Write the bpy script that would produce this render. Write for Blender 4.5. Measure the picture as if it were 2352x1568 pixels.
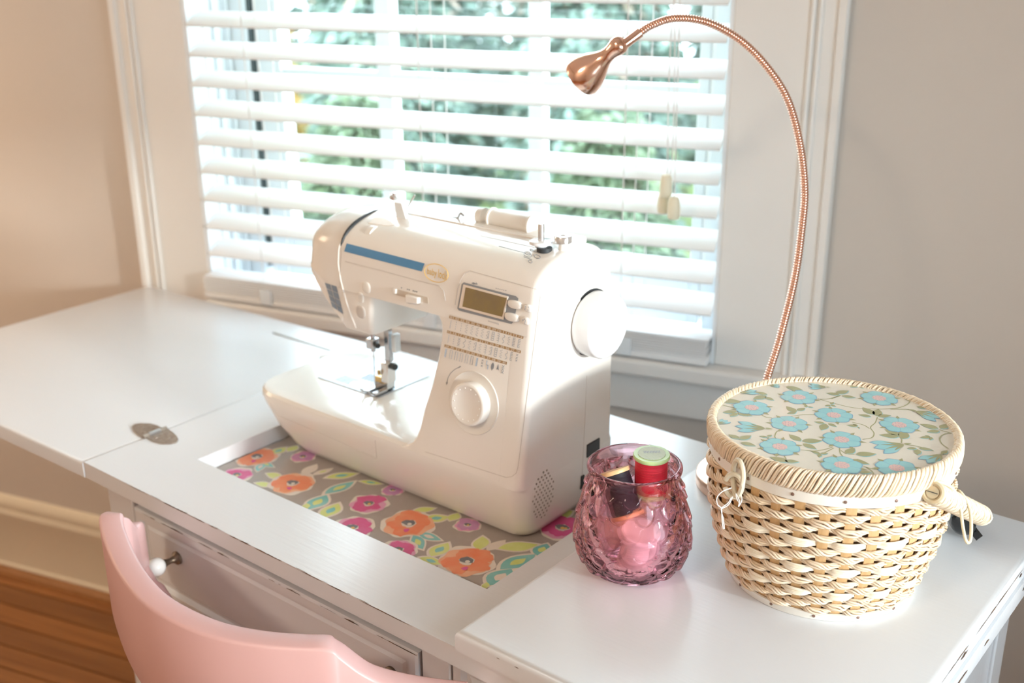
import bpy, bmesh, math, random
import numpy as np
from mathutils import Vector, Matrix, geometry
from mathutils.bvhtree import BVHTree
random.seed(7); rng = np.random.default_rng(7)
sin, cos, pi = math.sin, math.cos, math.pi
for o in list(bpy.data.objects): bpy.data.objects.remove(o)
SC = bpy.context.scene
COL = SC.collection

# ------------------------------------------------------------------ camera
CAM = Vector((0, 0, 1.39))
RT = Vector((0.7769376, 0.6295416, -0.0067294))
UP = Vector((-0.2114146, 0.2709518, 0.9390894))
FW = Vector((-0.5930192, 0.7281913, -0.3436069))
FPX = 2585.66
cd = bpy.data.cameras.new('camera'); cam = bpy.data.objects.new('camera', cd); COL.objects.link(cam)
cam.matrix_world = Matrix(((RT.x, UP.x, -FW.x, CAM.x), (RT.y, UP.y, -FW.y, CAM.y), (RT.z, UP.z, -FW.z, CAM.z), (0, 0, 0, 1)))
cd.sensor_width = 36; cd.lens = FPX / 2352 * 36; cd.clip_start = .02
cd.dof.use_dof = True; cd.dof.focus_distance = 1.09; cd.dof.aperture_fstop = 4.7
SC.camera = cam

# ------------------------------------------------------------------ light and exposure
W_STR = 10.5
wd_ = bpy.data.worlds.new('overcast_sky'); SC.world = wd_; wd_.use_nodes = True
bg = wd_.node_tree.nodes['Background']; bg.inputs[0].default_value = (.78, .90, 1.0, 1); bg.inputs[1].default_value = W_STR
SC.view_settings.view_transform = 'Standard'; SC.view_settings.look = 'None'
SC.view_settings.exposure = 0.08; SC.view_settings.gamma = 1; SC.view_settings.use_curve_mapping = False
SUN_DIR = Vector((-.985, .035, -.165)).normalized()      # low hazy sun coming in by the right-hand window
sl_ = bpy.data.lights.new('low_sun', 'SUN'); sl_.energy = 3.5; sl_.angle = math.radians(5); sl_.color = (1, .97, .93)
sun = bpy.data.objects.new('low_sun', sl_); COL.objects.link(sun); sun.rotation_euler = SUN_DIR.to_track_quat('-Z', 'Y').to_euler()
CEIL_W = 85.0
FLOOR_FILL_W = 6.0

# frame of the room: the window wall runs along WU, WN points out through the window
WA = 0.2802845
WU = Vector((cos(WA), sin(WA), 0)); WN = Vector((-sin(WA), cos(WA), 0))
def wp(u, D, z): return WU * u + WN * D + Vector((0, 0, z))

# openings: the seen window (in the window wall) and a second one in the right wall
O1 = (-1.305, -.352, .735, 1.90)            # u0,u1,z0,z1
RU = .62                                    # right wall
O2 = (.02, .96, .82, 1.40)                 # D0,D1,z0,z1
def portal(name, mat, w, h):
    l = bpy.data.lights.new(name, 'AREA'); l.shape = 'RECTANGLE'; l.size = w; l.size_y = h; l.energy = 1
    l.cycles.is_portal = True
    o = bpy.data.objects.new(name, l); COL.objects.link(o); o.matrix_world = mat; return o
def frame(o, x, y, z): return Matrix(((x.x, y.x, z.x, o.x), (x.y, y.y, z.y, o.y), (x.z, y.z, z.z, o.z), (0, 0, 0, 1)))
ZV = Vector((0, 0, 1))
portal('daylight_portal', frame(wp((O1[0]+O1[1])/2, 1.84, (O1[2]+O1[3])/2), WU, ZV, WU.cross(ZV)*-1 if WU.cross(ZV).dot(WN) < 0 else WU.cross(ZV)), O1[1]-O1[0], O1[3]-O1[2])
portal('daylight_portal', frame(wp(RU+.16, (O2[0]+O2[1])/2, (O2[2]+O2[3])/2), WN, ZV, WN.cross(ZV)), O2[1]-O2[0], O2[3]-O2[2])

# ------------------------------------------------------------------ helpers
def ray(x, y): return RT * ((x-1176)/FPX) + UP * (-(y-784)/FPX) + FW
def pz(x, y, z): d = ray(x, y); return CAM + d * ((z-CAM.z)/d.z)
def py_(x, y, Y): d = ray(x, y); return CAM + d * ((Y-CAM.y)/d.y)
def px_(x, y, X): d = ray(x, y); return CAM + d * ((X-CAM.x)/d.x)
def pd(x, y, dep): return CAM + ray(x, y) * dep
def pw(x, y, D): d = ray(x, y); return CAM + d * ((D-CAM.dot(WN))/d.dot(WN))

class MB:
    def __init__(s): s.v = []; s.f = []; s.m = []
    def add(s, vs, fs, m=0):
        b = len(s.v); s.v += [tuple(p) for p in vs]; s.f += [tuple(i+b for i in f) for f in fs]; s.m += [m]*len(fs); return s
    def hexa(s, P, m=0):
        return s.add(P, [(3,2,1,0),(4,5,6,7),(0,1,5,4),(1,2,6,5),(2,3,7,6),(3,0,4,7)], m)
    def box(s, x0, x1, y0, y1, z0, z1, m=0):
        return s.hexa([(x0,y0,z0),(x1,y0,z0),(x1,y1,z0),(x0,y1,z0),(x0,y0,z1),(x1,y0,z1),(x1,y1,z1),(x0,y1,z1)], m)
    def wbox(s, u0, u1, d0, d1, z0, z1, m=0):
        q = [(u0,d0,z0),(u1,d0,z0),(u1,d1,z0),(u0,d1,z0),(u0,d0,z1),(u1,d0,z1),(u1,d1,z1),(u0,d1,z1)]
        return s.hexa([wp(*p) for p in q], m)
    def loft(s, rings, m=0, closed=True, cap0=True, cap1=True):
        n = len(rings[0]); vs = [p for r in rings for p in r]; fs = []
        for i in range(len(rings)-1):
            for j in range(n if closed else n-1):
                k = (j+1) % n; fs.append((i*n+j, i*n+k, (i+1)*n+k, (i+1)*n+j))
        if closed and cap0: fs.append(tuple(range(n-1, -1, -1)))
        if closed and cap1: b = (len(rings)-1)*n; fs.append(tuple(range(b, b+n)))
        return s.add(vs, fs, m)
    def tube(s, path, r, n=8, m=0, closed=False, caps=True, flat=None):
        P = [Vector(p) for p in path]; N = len(P); rr = r if hasattr(r, '__len__') else [r]*N
        T = []
        for i in range(N):
            if closed: t = P[(i+1) % N]-P[i-1]
            else: t = P[min(i+1, N-1)]-P[max(i-1, 0)]
            T.append(t.normalized() if t.length > 1e-12 else Vector((0,0,1)))
        a = Vector((0,0,1)) if abs(T[0].z) < .9 else Vector((1,0,0))
        nn = (a-T[0]*a.dot(T[0])).normalized(); rings = []
        for i in range(N):
            nn = (nn-T[i]*nn.dot(T[i])).normalized(); b = T[i].cross(nn)
            fa, fb = (1, 1) if flat is None else flat
            rings.append([P[i]+nn*(rr[i]*fa*cos(2*pi*k/n))+b*(rr[i]*fb*sin(2*pi*k/n)) for k in range(n)])
        if closed:
            rings.append(rings[0]); return s.loft(rings, m, True, False, False)
        return s.loft(rings, m, True, caps, caps)
    def lathe(s, o, prof, n=32, ax=None, m=0, cap0=True, cap1=True):
        o = Vector(o); ax = Vector(ax or (0,0,1)).normalized()
        a = Vector((1,0,0)) if abs(ax.x) < .9 else Vector((0,1,0))
        e1 = (a-ax*a.dot(ax)).normalized(); e2 = ax.cross(e1)
        rings = [[o+ax*h+e1*(r*cos(2*pi*k/n))+e2*(r*sin(2*pi*k/n)) for k in range(n)] for r, h in prof]
        return s.loft(rings, m, True, cap0, cap1)
    def sphere(s, c, r, n=16, m=0, sc=(1,1,1)):
        c = Vector(c); k = n//2
        rings = [[c+Vector((sc[0]*r*sin(t)*cos(2*pi*j/n), sc[1]*r*sin(t)*sin(2*pi*j/n), -sc[2]*r*cos(t))) for j in range(n)] for t in [pi*(i+.02)/(k+.04) for i in range(k+1)]]
        return s.loft(rings, m)
    def poly(s, pts, m=0):
        pts = [Vector(p) for p in pts]; tris = geometry.tessellate_polygon([pts])
        return s.add(pts, [tuple(t) for t in tris], m)
    def ribbon(s, pts, w, nrm, m=0):
        P = [Vector(p) for p in pts]; nrm = Vector(nrm); L = []; Rr = []
        for i in range(len(P)):
            t = (P[min(i+1, len(P)-1)]-P[max(i-1, 0)]).normalized(); b = nrm.cross(t).normalized()*(w/2)
            L.append(P[i]+b); Rr.append(P[i]-b)
        n = len(P)
        return s.add(L+Rr, [(i, i+1, n+i+1, n+i) for i in range(n-1)], m)

ORIG = {}
def link(o, parent=None):
    COL.objects.link(o)
    if parent is not None: o.parent = parent
    return o
def setp(o, label=None, cat=None, group=None, kind=None):
    if label: o['label'] = label
    if cat: o['category'] = cat
    if group: o['group'] = group
    if kind: o['kind'] = kind
    return o
def thing(name, loc, label=None, cat=None, group=None, kind=None):
    o = bpy.data.objects.new(name, None); o.location = loc; o.empty_display_size = .02; COL.objects.link(o)
    ORIG[o.name] = Vector(loc); return setp(o, label, cat, group, kind)
def obj(name, mb, mats, parent=None, bevel=0, seg=2, ang=35, smooth=True, origin=None, label=None, cat=None, group=None, kind=None):
    if not isinstance(mats, (list, tuple)): mats = [mats]
    org = ORIG[parent.name] if parent is not None else Vector(origin or (0,0,0))
    me = bpy.data.meshes.new(name)
    me.from_pydata([(p[0]-org.x, p[1]-org.y, p[2]-org.z) for p in mb.v], [], mb.f)
    for m in mats: me.materials.append(m)
    me.polygons.foreach_set('material_index', mb.m)
    if smooth:
        me.polygons.foreach_set('use_smooth', [True]*len(me.polygons)); me.set_sharp_from_angle(angle=math.radians(ang))
    me.update()
    o = bpy.data.objects.new(name, me); link(o, parent)
    if parent is None: o.location = org
    ORIG[o.name] = org
    if bevel:
        b = o.modifiers.new('bevel', 'BEVEL'); b.width = bevel; b.segments = seg; b.limit_method = 'ANGLE'; b.angle_limit = math.radians(40)
    return setp(o, label, cat, group, kind)
def inst(src, parent, loc=(0,0,0), rot=(0,0,0), name=None):
    o = src.copy(); o.name = name or src.name.split('.')[0]; COL.objects.link(o); o.parent = parent
    o.location = loc; o.rotation_euler = rot; ORIG[o.name] = ORIG[parent.name]; return o
def rrect(x0, x1, y0, y1, r, z, n=5):
    pts = []
    rs = r if hasattr(r, '__len__') else (r,)*4
    for (cx, cy, a0, rr) in ((x1-rs[0], y0+rs[0], -pi/2, rs[0]), (x1-rs[1], y1-rs[1], 0, rs[1]), (x0+rs[2], y1-rs[2], pi/2, rs[2]), (x0+rs[3], y0+rs[3], pi, rs[3])):
        for k in range(n+1):
            a = a0+pi/2*k/n; pts.append(Vector((cx+rr*cos(a), cy+rr*sin(a), z)))
    return pts
def smoothpath(pts, n=8, closed=False):
    P = [Vector(p) for p in pts]; out = []; N = len(P)
    for i in range(N if closed else N-1):
        a = P[(i-1) % N] if closed or i > 0 else P[0]*2-P[1]
        b = P[i]; c = P[(i+1) % N]; d = P[(i+2) % N] if closed or i+2 < N else P[-1]*2-P[-2]
        for k in range(n):
            t = k/n; out.append(.5*((2*b)+(c-a)*t+(2*a-5*b+4*c-d)*t*t+(3*b-a-3*c+d)*t**3))
    if not closed: out.append(P[-1])
    return out
_gl = {}
def glyph(txt):
    if txt not in _gl:
        cu = bpy.data.curves.new('lettering', 'FONT'); cu.body = txt; cu.size = 1; cu.align_x = 'CENTER'; cu.resolution_u = 2
        o = bpy.data.objects.new('lettering', cu); COL.objects.link(o); bpy.context.view_layer.update()
        me = o.evaluated_get(bpy.context.evaluated_depsgraph_get()).to_mesh()
        _gl[txt] = ([(v.co.x, v.co.y) for v in me.vertices], [tuple(p.vertices) for p in me.polygons])
        o.to_mesh_clear(); bpy.data.objects.remove(o); bpy.data.curves.remove(cu)
    return _gl[txt]

# ------------------------------------------------------------------ materials
def mat(name, col, rough=.5, metal=0, spec=.5, coat=0, noise=None, bump=None, trans=0, ior=1.45, aniso=0, sss=0, emit=None):
    m = bpy.data.materials.new(name); m.use_nodes = True; nt = m.node_tree; b = nt.nodes['Principled BSDF']
    b.inputs['Base Color'].default_value = (*col, 1); b.inputs['Roughness'].default_value = rough; b.inputs['Metallic'].default_value = metal
    b.inputs['Specular IOR Level'].default_value = spec; b.inputs['Coat Weight'].default_value = coat; b.inputs['Coat Roughness'].default_value = .05
    b.inputs['Transmission Weight'].default_value = trans; b.inputs['IOR'].default_value = ior; b.inputs['Anisotropic'].default_value = aniso
    if sss: b.inputs['Subsurface Weight'].default_value = sss; b.inputs['Subsurface Radius'].default_value = (.01,.008,.006); b.inputs['Subsurface Scale'].default_value = .3
    if emit: b.inputs['Emission Color'].default_value = (*emit[0], 1); b.inputs['Emission Strength'].default_value = emit[1]
    if noise or bump:
        tc = nt.nodes.new('ShaderNodeTexCoord')
    if noise:   # (scale, amount, stretch vec, second colour)
        sc, amt, st, c2 = noise
        mp = nt.nodes.new('ShaderNodeMapping'); mp.inputs['Scale'].default_value = st
        nz = nt.nodes.new('ShaderNodeTexNoise'); nz.inputs['Scale'].default_value = sc; nz.inputs['Detail'].default_value = 5
        rp = nt.nodes.new('ShaderNodeValToRGB'); rp.color_ramp.elements[0].position = .5-amt/2; rp.color_ramp.elements[1].position = .5+amt/2
        rp.color_ramp.elements[0].color = (*col, 1); rp.color_ramp.elements[1].color = (*c2, 1)
        nt.links.new(tc.outputs['Object'], mp.inputs[0]); nt.links.new(mp.outputs[0], nz.inputs['Vector']); nt.links.new(nz.outputs[0], rp.inputs[0]); nt.links.new(rp.outputs[0], b.inputs['Base Color'])
    if bump:    # (scale, strength, stretch)
        mp = nt.nodes.new('ShaderNodeMapping'); mp.inputs['Scale'].default_value = bump[2] if len(bump) > 2 else (1,1,1)
        nz = nt.nodes.new('ShaderNodeTexNoise'); nz.inputs['Scale'].default_value = bump[0]; nz.inputs['Detail'].default_value = 4
        bp = nt.nodes.new('ShaderNodeBump'); bp.inputs['Strength'].default_value = bump[1]; bp.inputs['Distance'].default_value = .002
        nt.links.new(tc.outputs['Object'], mp.inputs[0]); nt.links.new(mp.outputs[0], nz.inputs['Vector']); nt.links.new(nz.outputs[0], bp.inputs['Height']); nt.links.new(bp.outputs[0], b.inputs['Normal'])
    return m
def randmat(name, c1, c2, rough=.6, spec=.4, per='island', sss=0):
    """colour varies piece by piece (random per mesh island)"""
    m = bpy.data.materials.new(name); m.use_nodes = True; nt = m.node_tree; b = nt.nodes['Principled BSDF']
    b.inputs['Roughness'].default_value = rough; b.inputs['Specular IOR Level'].default_value = spec
    g = nt.nodes.new('ShaderNodeNewGeometry') if per == 'island' else nt.nodes.new('ShaderNodeObjectInfo')
    rp = nt.nodes.new('ShaderNodeValToRGB'); rp.color_ramp.elements[0].color = (*c1, 1); rp.color_ramp.elements[1].color = (*c2, 1)
    tc = nt.nodes.new('ShaderNodeTexCoord'); nz = nt.nodes.new('ShaderNodeTexNoise'); nz.inputs['Scale'].default_value = 170; nz.inputs['Detail'].default_value = 3
    mx = nt.nodes.new('ShaderNodeMath'); mx.operation = 'MULTIPLY_ADD'; mx.inputs[1].default_value = .45
    m2 = nt.nodes.new('ShaderNodeMath'); m2.operation = 'MULTIPLY'; m2.inputs[1].default_value = .75
    bp_ = nt.nodes.new('ShaderNodeBump'); bp_.inputs['Strength'].default_value = .35; bp_.inputs['Distance'].default_value = .0006
    nt.links.new(tc.outputs['Object'], nz.inputs['Vector']); nt.links.new(nz.outputs[0], m2.inputs[0]); nt.links.new(m2.outputs[0], mx.inputs[2]); nt.links.new(nz.outputs[0], bp_.inputs['Height']); nt.links.new(bp_.outputs[0], b.inputs['Normal'])
    nt.links.new(g.outputs['Random Per Island' if per == 'island' else 'Random'], mx.inputs[0]); nt.links.new(mx.outputs[0], rp.inputs[0]); nt.links.new(rp.outputs[0], b.inputs['Base Color'])
    if sss: b.inputs['Subsurface Weight'].default_value = sss; b.inputs['Subsurface Scale'].default_value = .01
    return m

M_wall = mat('wall_paint', (.63,.575,.52), .75, bump=(180,.05), noise=(3,.6,(1,1,1),(.645,.59,.535)))
M_ceil = mat('ceiling_paint', (.80,.78,.74), .8, bump=(120,.05))
M_trim = mat('trim_paint', (.83,.815,.79), .35, noise=(2,.7,(1,1,1),(.85,.835,.81)))
M_base = mat('baseboard_paint', (.80,.72,.57), .4, bump=(40,.03))
M_vinyl = mat('window_vinyl', (.86,.89,.92), .35, bump=(60,.02))
M_seal = mat('weather_seal', (.10,.125,.13), .6, bump=(60,.05))
M_slat = mat('blind_slat', (.88,.88,.88), .45, bump=(30,.02,(1,1,1)))
M_cord = mat('blind_cord', (.85,.82,.80), .7, bump=(900,.2))
M_tassel = mat('tassel_plastic', (.86,.80,.62), .45, bump=(80,.03))
M_paint = mat('cabinet_paint', (.675,.685,.71), .23, spec=.5, noise=(2.2,.6,(1,3,1),(.695,.705,.73)), bump=(55,.08,(.35,4,1)))
M_cavity = mat('cabinet_inside', (.30,.22,.16), .7, noise=(6,.5,(1,8,1),(.24,.17,.12)))
M_chip = mat('bare_wood_chip', (.10,.06,.045), .6, noise=(90,.4,(1,1,1),(.20,.12,.07)))
M_hinge = mat('aged_hinge', (.30,.24,.20), .42, .7, noise=(160,.4,(1,1,1),(.42,.36,.31)), bump=(200,.25))
M_hpin = mat('hinge_pin', (.55,.55,.56), .3, .9, bump=(200,.1))
M_porc = mat('porcelain', (.90,.90,.90), .06, coat=.6, noise=(10,.5,(1,1,1),(.91,.91,.91)))
M_bronze = mat('aged_bronze', (.16,.12,.09), .4, .8, noise=(120,.4,(1,1,1),(.24,.18,.13)))
M_white = mat('warm_white_plastic', (.86,.83,.79), .16, coat=.35, noise=(2,.5,(1,1,1),(.87,.84,.80)))
M_white2 = mat('matte_white_plastic', (.82,.79,.745), .32, noise=(2,.5,(1,1,1),(.83,.80,.755)))
M_wheel = mat('wheel_plastic', (.86,.87,.89), .22, coat=.2, noise=(2,.5,(1,1,1),(.87,.88,.90)))
M_dark = mat('dark_gap', (.035,.04,.045), .5, bump=(80,.05))
M_grey = mat('grey_print', (.27,.29,.32), .35, noise=(40,.4,(1,1,1),(.30,.32,.35)))
M_line = mat('fine_grey_line', (.62,.58,.54), .4, noise=(40,.4,(1,1,1),(.64,.60,.56)))
M_brown = mat('brown_print', (.42,.27,.13), .4, noise=(60,.4,(1,1,1),(.45,.30,.15)))
M_numw = mat('white_print', (.86,.84,.80), .4, noise=(60,.4,(1,1,1),(.88,.86,.82)))
M_blue = mat('blue_stripe', (.095,.27,.49), .3, noise=(60,.4,(1,1,1),(.105,.285,.51)))
M_logo = mat('orange_logo', (.82,.55,.16), .35, noise=(60,.4,(1,1,1),(.85,.58,.18)))
M_lcd = mat('lcd_glass', (.30,.22,.065), .12, coat=.8, noise=(30,.5,(1,1,1),(.22,.16,.09)))
M_bezel = mat('lcd_bezel', (.80,.70,.60), .3, noise=(20,.4,(1,1,1),(.82,.72,.62)))
M_steel = mat('brushed_steel', (.62,.64,.66), .22, 1, noise=(80,.4,(1,1,6),(.70,.71,.73)), bump=(300,.05,(1,1,.1)))
M_chrome = mat('chrome', (.78,.78,.78), .14, .75, noise=(50,.3,(1,1,1),(.78,.77,.76)))
M_brass = mat('brass_screw', (.62,.42,.18), .25, 1, noise=(60,.3,(1,1,1),(.68,.48,.22)))
M_clear = mat('clear_plastic', (.86,.90,.93), .12, coat=.5, noise=(20,.4,(1,1,1),(.80,.85,.89)))
M_panelbg = mat('taupe_laminate', (.36,.315,.285), .25, coat=.25, noise=(60,.5,(1,1,1),(.40,.355,.325)))
M_chair = mat('pink_chair_paint', (.66,.405,.395), .36, noise=(3,.6,(1,1,1),(.68,.425,.415)), bump=(30,.06,(1,6,1)))
M_copper = mat('copper', (.92,.60,.48), .17, 1, noise=(30,.4,(1,1,1),(.94,.65,.53)))
M_copper_b = mat('copper_satin', (.92,.62,.48), .26, 1, noise=(30,.4,(1,1,1),(.94,.66,.52)))
M_black = mat('gloss_black', (.012,.014,.016), .15, coat=.6, noise=(30,.4,(1,1,1),(.02,.022,.024)))
M_stake = mat('basket_stake', (.56,.34,.15), .6, noise=(40,.5,(8,8,.6),(.66,.43,.22)), bump=(300,.2,(6,6,.3)))
M_band = mat('cream_plastic_band', (.83,.81,.77), .35, noise=(14,.5,(1,1,1),(.80,.75,.66)))
M_nail = mat('rusty_nail', (.22,.13,.10), .45, .6, noise=(300,.5,(1,1,1),(.33,.22,.17)))
M_straw = randmat('straw', (.60,.42,.25), (.85,.71,.55), .42, .6)
M_straw2 = randmat('lid_straw', (.68,.50,.31), (.90,.79,.63), .42, .6)
M_satin = randmat('satin_straw', (.80,.68,.50), (.92,.84,.70), .25, .7)
M_gapshade = mat('weave_gap_shade', (.20,.11,.06), .8, noise=(60,.4,(1,1,1),(.26,.15,.08)))
M_lidpanel = mat('lid_cream_panel', (.80,.76,.66), .16, coat=.7, noise=(25,.6,(1,1,1),(.82,.785,.69)))
M_lblue = mat('print_aqua', (.30,.66,.72), .18, coat=.7, noise=(70,.6,(1,1,1),(.36,.71,.76)))
M_ledge = mat('print_blue_edge', (.22,.46,.66), .18, coat=.7, noise=(70,.6,(1,1,1),(.26,.50,.68)))
M_lpink = mat('print_pink', (.80,.56,.53), .18, coat=.7, noise=(70,.6,(1,1,1),(.83,.60,.57)))
M_lvio = mat('print_violet', (.36,.34,.55), .18, coat=.7, noise=(70,.6,(1,1,1),(.40,.38,.58)))
M_lolive = mat('print_olive', (.36,.37,.19), .18, coat=.7, noise=(70,.6,(1,1,1),(.41,.42,.23)))
M_cclasp = mat('bone_plastic', (.80,.74,.60), .35, noise=(60,.5,(1,1,1),(.68,.60,.44)))
M_thread = mat('white_thread', (.86,.84,.82), .7, bump=(2000,.3))
M_loop = mat('braided_cord', (.78,.66,.44), .6, noise=(600,.5,(1,1,1),(.86,.76,.56)), bump=(1500,.5))
M_wrapend = mat('wooden_dowel_end', (.66,.50,.30), .5, noise=(160,.5,(1,1,1),(.56,.52,.38)))

def glassmat(name, col, tmix):
    m = bpy.data.materials.new(name); m.use_nodes = True; nt = m.node_tree; nt.nodes.clear()
    out = nt.nodes.new('ShaderNodeOutputMaterial'); rf = nt.nodes.new('ShaderNodeBsdfRefraction'); rf.inputs['Color'].default_value = (.98,.76,.815, 1); rf.inputs['IOR'].default_value = 1.3; rf.inputs['Roughness'].default_value = 0
    tr = nt.nodes.new('ShaderNodeBsdfTransparent'); tr.inputs['Color'].default_value = (*col, 1)
    gl = nt.nodes.new('ShaderNodeBsdfGlossy'); gl.inputs['Roughness'].default_value = .02; gl.inputs['Color'].default_value = (1,.88,.90,1)
    fr = nt.nodes.new('ShaderNodeFresnel'); fr.inputs['IOR'].default_value = 1.38
    m1 = nt.nodes.new('ShaderNodeMixShader'); m1.inputs[0].default_value = tmix
    m2 = nt.nodes.new('ShaderNodeMixShader')
    nt.links.new(rf.outputs[0], m1.inputs[1]); nt.links.new(tr.outputs[0], m1.inputs[2]); nt.links.new(fr.outputs[0], m2.inputs[0]); nt.links.new(m1.outputs[0], m2.inputs[1]); nt.links.new(gl.outputs[0], m2.inputs[2]); nt.links.new(m2.outputs[0], out.inputs[0])
    return m
M_pink = glassmat('pink_glass', (.992,.83,.865), .60)
M_pane = bpy.data.materials.new('window_glass'); M_pane.use_nodes = True
_n = M_pane.node_tree; _n.nodes.clear(); _o = _n.nodes.new('ShaderNodeOutputMaterial'); _t = _n.nodes.new('ShaderNodeBsdfTransparent'); _t.inputs[0].default_value = (.95,.98,.98,1)
_g = _n.nodes.new('ShaderNodeBsdfGlossy'); _g.inputs['Roughness'].default_value = .01; _x = _n.nodes.new('ShaderNodeMixShader'); _x.inputs[0].default_value = .06
_n.links.new(_t.outputs[0], _x.inputs[1]); _n.links.new(_g.outputs[0], _x.inputs[2]); _n.links.new(_x.outputs[0], _o.inputs[0])

# wooden floor: colour differs per plank
M_plank = bpy.data.materials.new('oak_plank'); M_plank.use_nodes = True
nt = M_plank.node_tree; b = nt.nodes['Principled BSDF']; b.inputs['Roughness'].default_value = .32; b.inputs['Coat Weight'].default_value = .15
oi = nt.nodes.new('ShaderNodeObjectInfo'); tc = nt.nodes.new('ShaderNodeTexCoord'); mp = nt.nodes.new('ShaderNodeMapping'); mp.inputs['Scale'].default_value = (1.2, 26, 26)
nz = nt.nodes.new('ShaderNodeTexNoise'); nz.noise_dimensions = '4D'; nz.inputs['Scale'].default_value = 3; nz.inputs['Detail'].default_value = 6
rp = nt.nodes.new('ShaderNodeValToRGB'); rp.color_ramp.elements[0].position = .3; rp.color_ramp.elements[1].position = .72
rp.color_ramp.elements[0].color = (.25,.085,.020,1); rp.color_ramp.elements[1].color = (.47,.20,.062,1)
hs = nt.nodes.new('ShaderNodeHueSaturation'); mr = nt.nodes.new('ShaderNodeMapRange'); mr.inputs[3].default_value = .75; mr.inputs[4].default_value = 1.2
mu = nt.nodes.new('ShaderNodeMath'); mu.operation = 'MULTIPLY'; mu.inputs[1].default_value = 40
L = nt.links.new
L(tc.outputs['Object'], mp.inputs[0]); L(mp.outputs[0], nz.inputs['Vector']); L(oi.outputs['Random'], mu.inputs[0]); L(mu.outputs[0], nz.inputs['W'])
L(nz.outputs[0], rp.inputs[0]); L(rp.outputs[0], hs.inputs['Color']); L(oi.outputs['Random'], mr.inputs[0]); L(mr.outputs[0], hs.inputs['Value']); L(hs.outputs[0], b.inputs['Base Color'])

# ------------------------------------------------------------------ room
U0, U1, D0, HW, HC = -2.7, RU, -1.9, 1.646, 2.45
def wallmesh(kind):
    m = MB()
    if kind == 'back':
        d0, d1 = HW, HW+.16
        m.wbox(U0, O1[0], d0, d1, 0, HC); m.wbox(O1[1], U1+.16, d0, d1, 0, HC); m.wbox(O1[0], O1[1], d0, d1, 0, O1[2]); m.wbox(O1[0], O1[1], d0, d1, O1[3], HC)
    if kind == 'right':
        a, c = RU, RU+.16
        m.wbox(a, c, D0, O2[0], 0, HC); m.wbox(a, c, O2[1], HW, 0, HC); m.wbox(a, c, O2[0], O2[1], 0, O2[2]); m.wbox(a, c, O2[0], O2[1], O2[3], HC)
    if kind == 'left': m.wbox(U0-.16, U0, D0, HW+.16, 0, HC)
    if kind == 'front': m.wbox(U0-.16, RU+.16, D0-.16, D0, 0, HC)
    return m
for side in ('back', 'right', 'left', 'front'):
    obj('wall_'+side, wallmesh(side), M_wall, kind='structure', smooth=False)
obj('ceiling', MB().wbox(U0-.16, RU+.16, D0-.16, HW+.16, HC, HC+.1), M_ceil, kind='structure', smooth=False)
fl = thing('floor', wp(0, 0, 0), kind='structure')
obj('subfloor', MB().wbox(U0-.16, RU+.16, D0-.16, HW+.16, -.06, -.012), M_cavity, fl, smooth=False)
PW = .058
pm = None; nrow = int((HW-D0)/PW)+1
for r in range(nrow):
    d = HW-.004-(r+.5)*PW
    cuts = [U0] + sorted([U0+.05+random.random()*.5, U0+1.5+random.random()*.7]) + [U1]
    for c0, c1 in zip(cuts[:-1], cuts[1:]):
        if pm is None:
            mm = MB(); L_, w_, t_ = .5, PW/2-.0011, .012
            mm.hexa([(-L_,-w_,-t_),(L_,-w_,-t_),(L_,w_,-t_),(-L_,w_,-t_),(-L_+.0005,-w_+.001,0),(L_-.0005,-w_+.001,0),(L_-.0005,w_-.001,0),(-L_+.0005,w_-.001,0)])
            pm = bpy.data.meshes.new('plank'); pm.from_pydata(mm.v, [], mm.f); pm.materials.append(M_plank)
        o = bpy.data.objects.new('plank', pm); COL.objects.link(o); o.parent = fl
        o.location = wp((c0+c1)/2, d, 0); o.rotation_euler = (0, 0, WA); o.scale = (c1-c0-.002, 1, 1)
# baseboard along the window wall: tall board, stepped cap, quarter-round
bb = MB(); prof = [(0,0),(.018,0),(.018,.020),(.013,.024),(.013,.145),(.016,.150),(.0165,.158),(.012,.163),(.012,.170),(.015,.176),(.010,.188),(.004,.196),(0,.198)]
bb.loft([[wp(u, HW-p[0], p[1]) for p in prof] for u in (U0, U1)])
obj('baseboard_back', bb, M_base, kind='structure', ang=50)
shoe = MB(); shoe.loft([[wp(u, HW-.018-p[0], p[1]) for p in [(0,0),(.016,0),(.0155,.006),(.012,.012),(.006,.0155),(0,.016)]] for u in (U0, U1)])
obj('trim_1', shoe, mat('stained_shoe', (.34,.15,.05), .4, noise=(20,.5,(1,8,8),(.42,.20,.08))), kind='structure', ang=50)

# ------------------------------------------------------------------ window
u0, u1, z0, z1 = O1
w1 = thing('window_1', wp((u0+u1)/2, HW, z0), kind='structure')
CF = 1.626                                   # casing front
zb = .752                                    # top of stool
for sgn, ue in ((-1, u0), (1, u1)):
    a, c = (ue-.152, ue) if sgn < 0 else (ue, ue+.155)
    m = MB(); m.wbox(a, c, CF, HW, .66 if sgn < 0 else zb, z1+.13)
    obj('side_casing', m, M_trim, w1, bevel=.002)
    e = ue+sgn*.108
    for k in (0, 1):
        m = MB(); cu = e+sgn*k*.0105; zb0 = .66 if sgn < 0 else zb
        m.loft([[wp(cu+.0042*cos(t), CF-.0062*sin(t)+.0005, z) for t in [pi*i/8 for i in range(9)]] for z in (zb0, z1+.12)])
        obj('casing_bead', m, M_trim, w1, ang=60)
    m = MB(); o1 = ue+sgn*.140; o2 = ue+sgn*.153
    m.loft([[wp(o1, CF+.001, z), wp(o1+sgn*.003, CF-.006, z), wp(o2, CF-.007, z), wp(o2, CF+.001, z)] for z in (zb0, z1+.13)])
    obj('back_band', m, M_trim, w1, ang=40)
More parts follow.
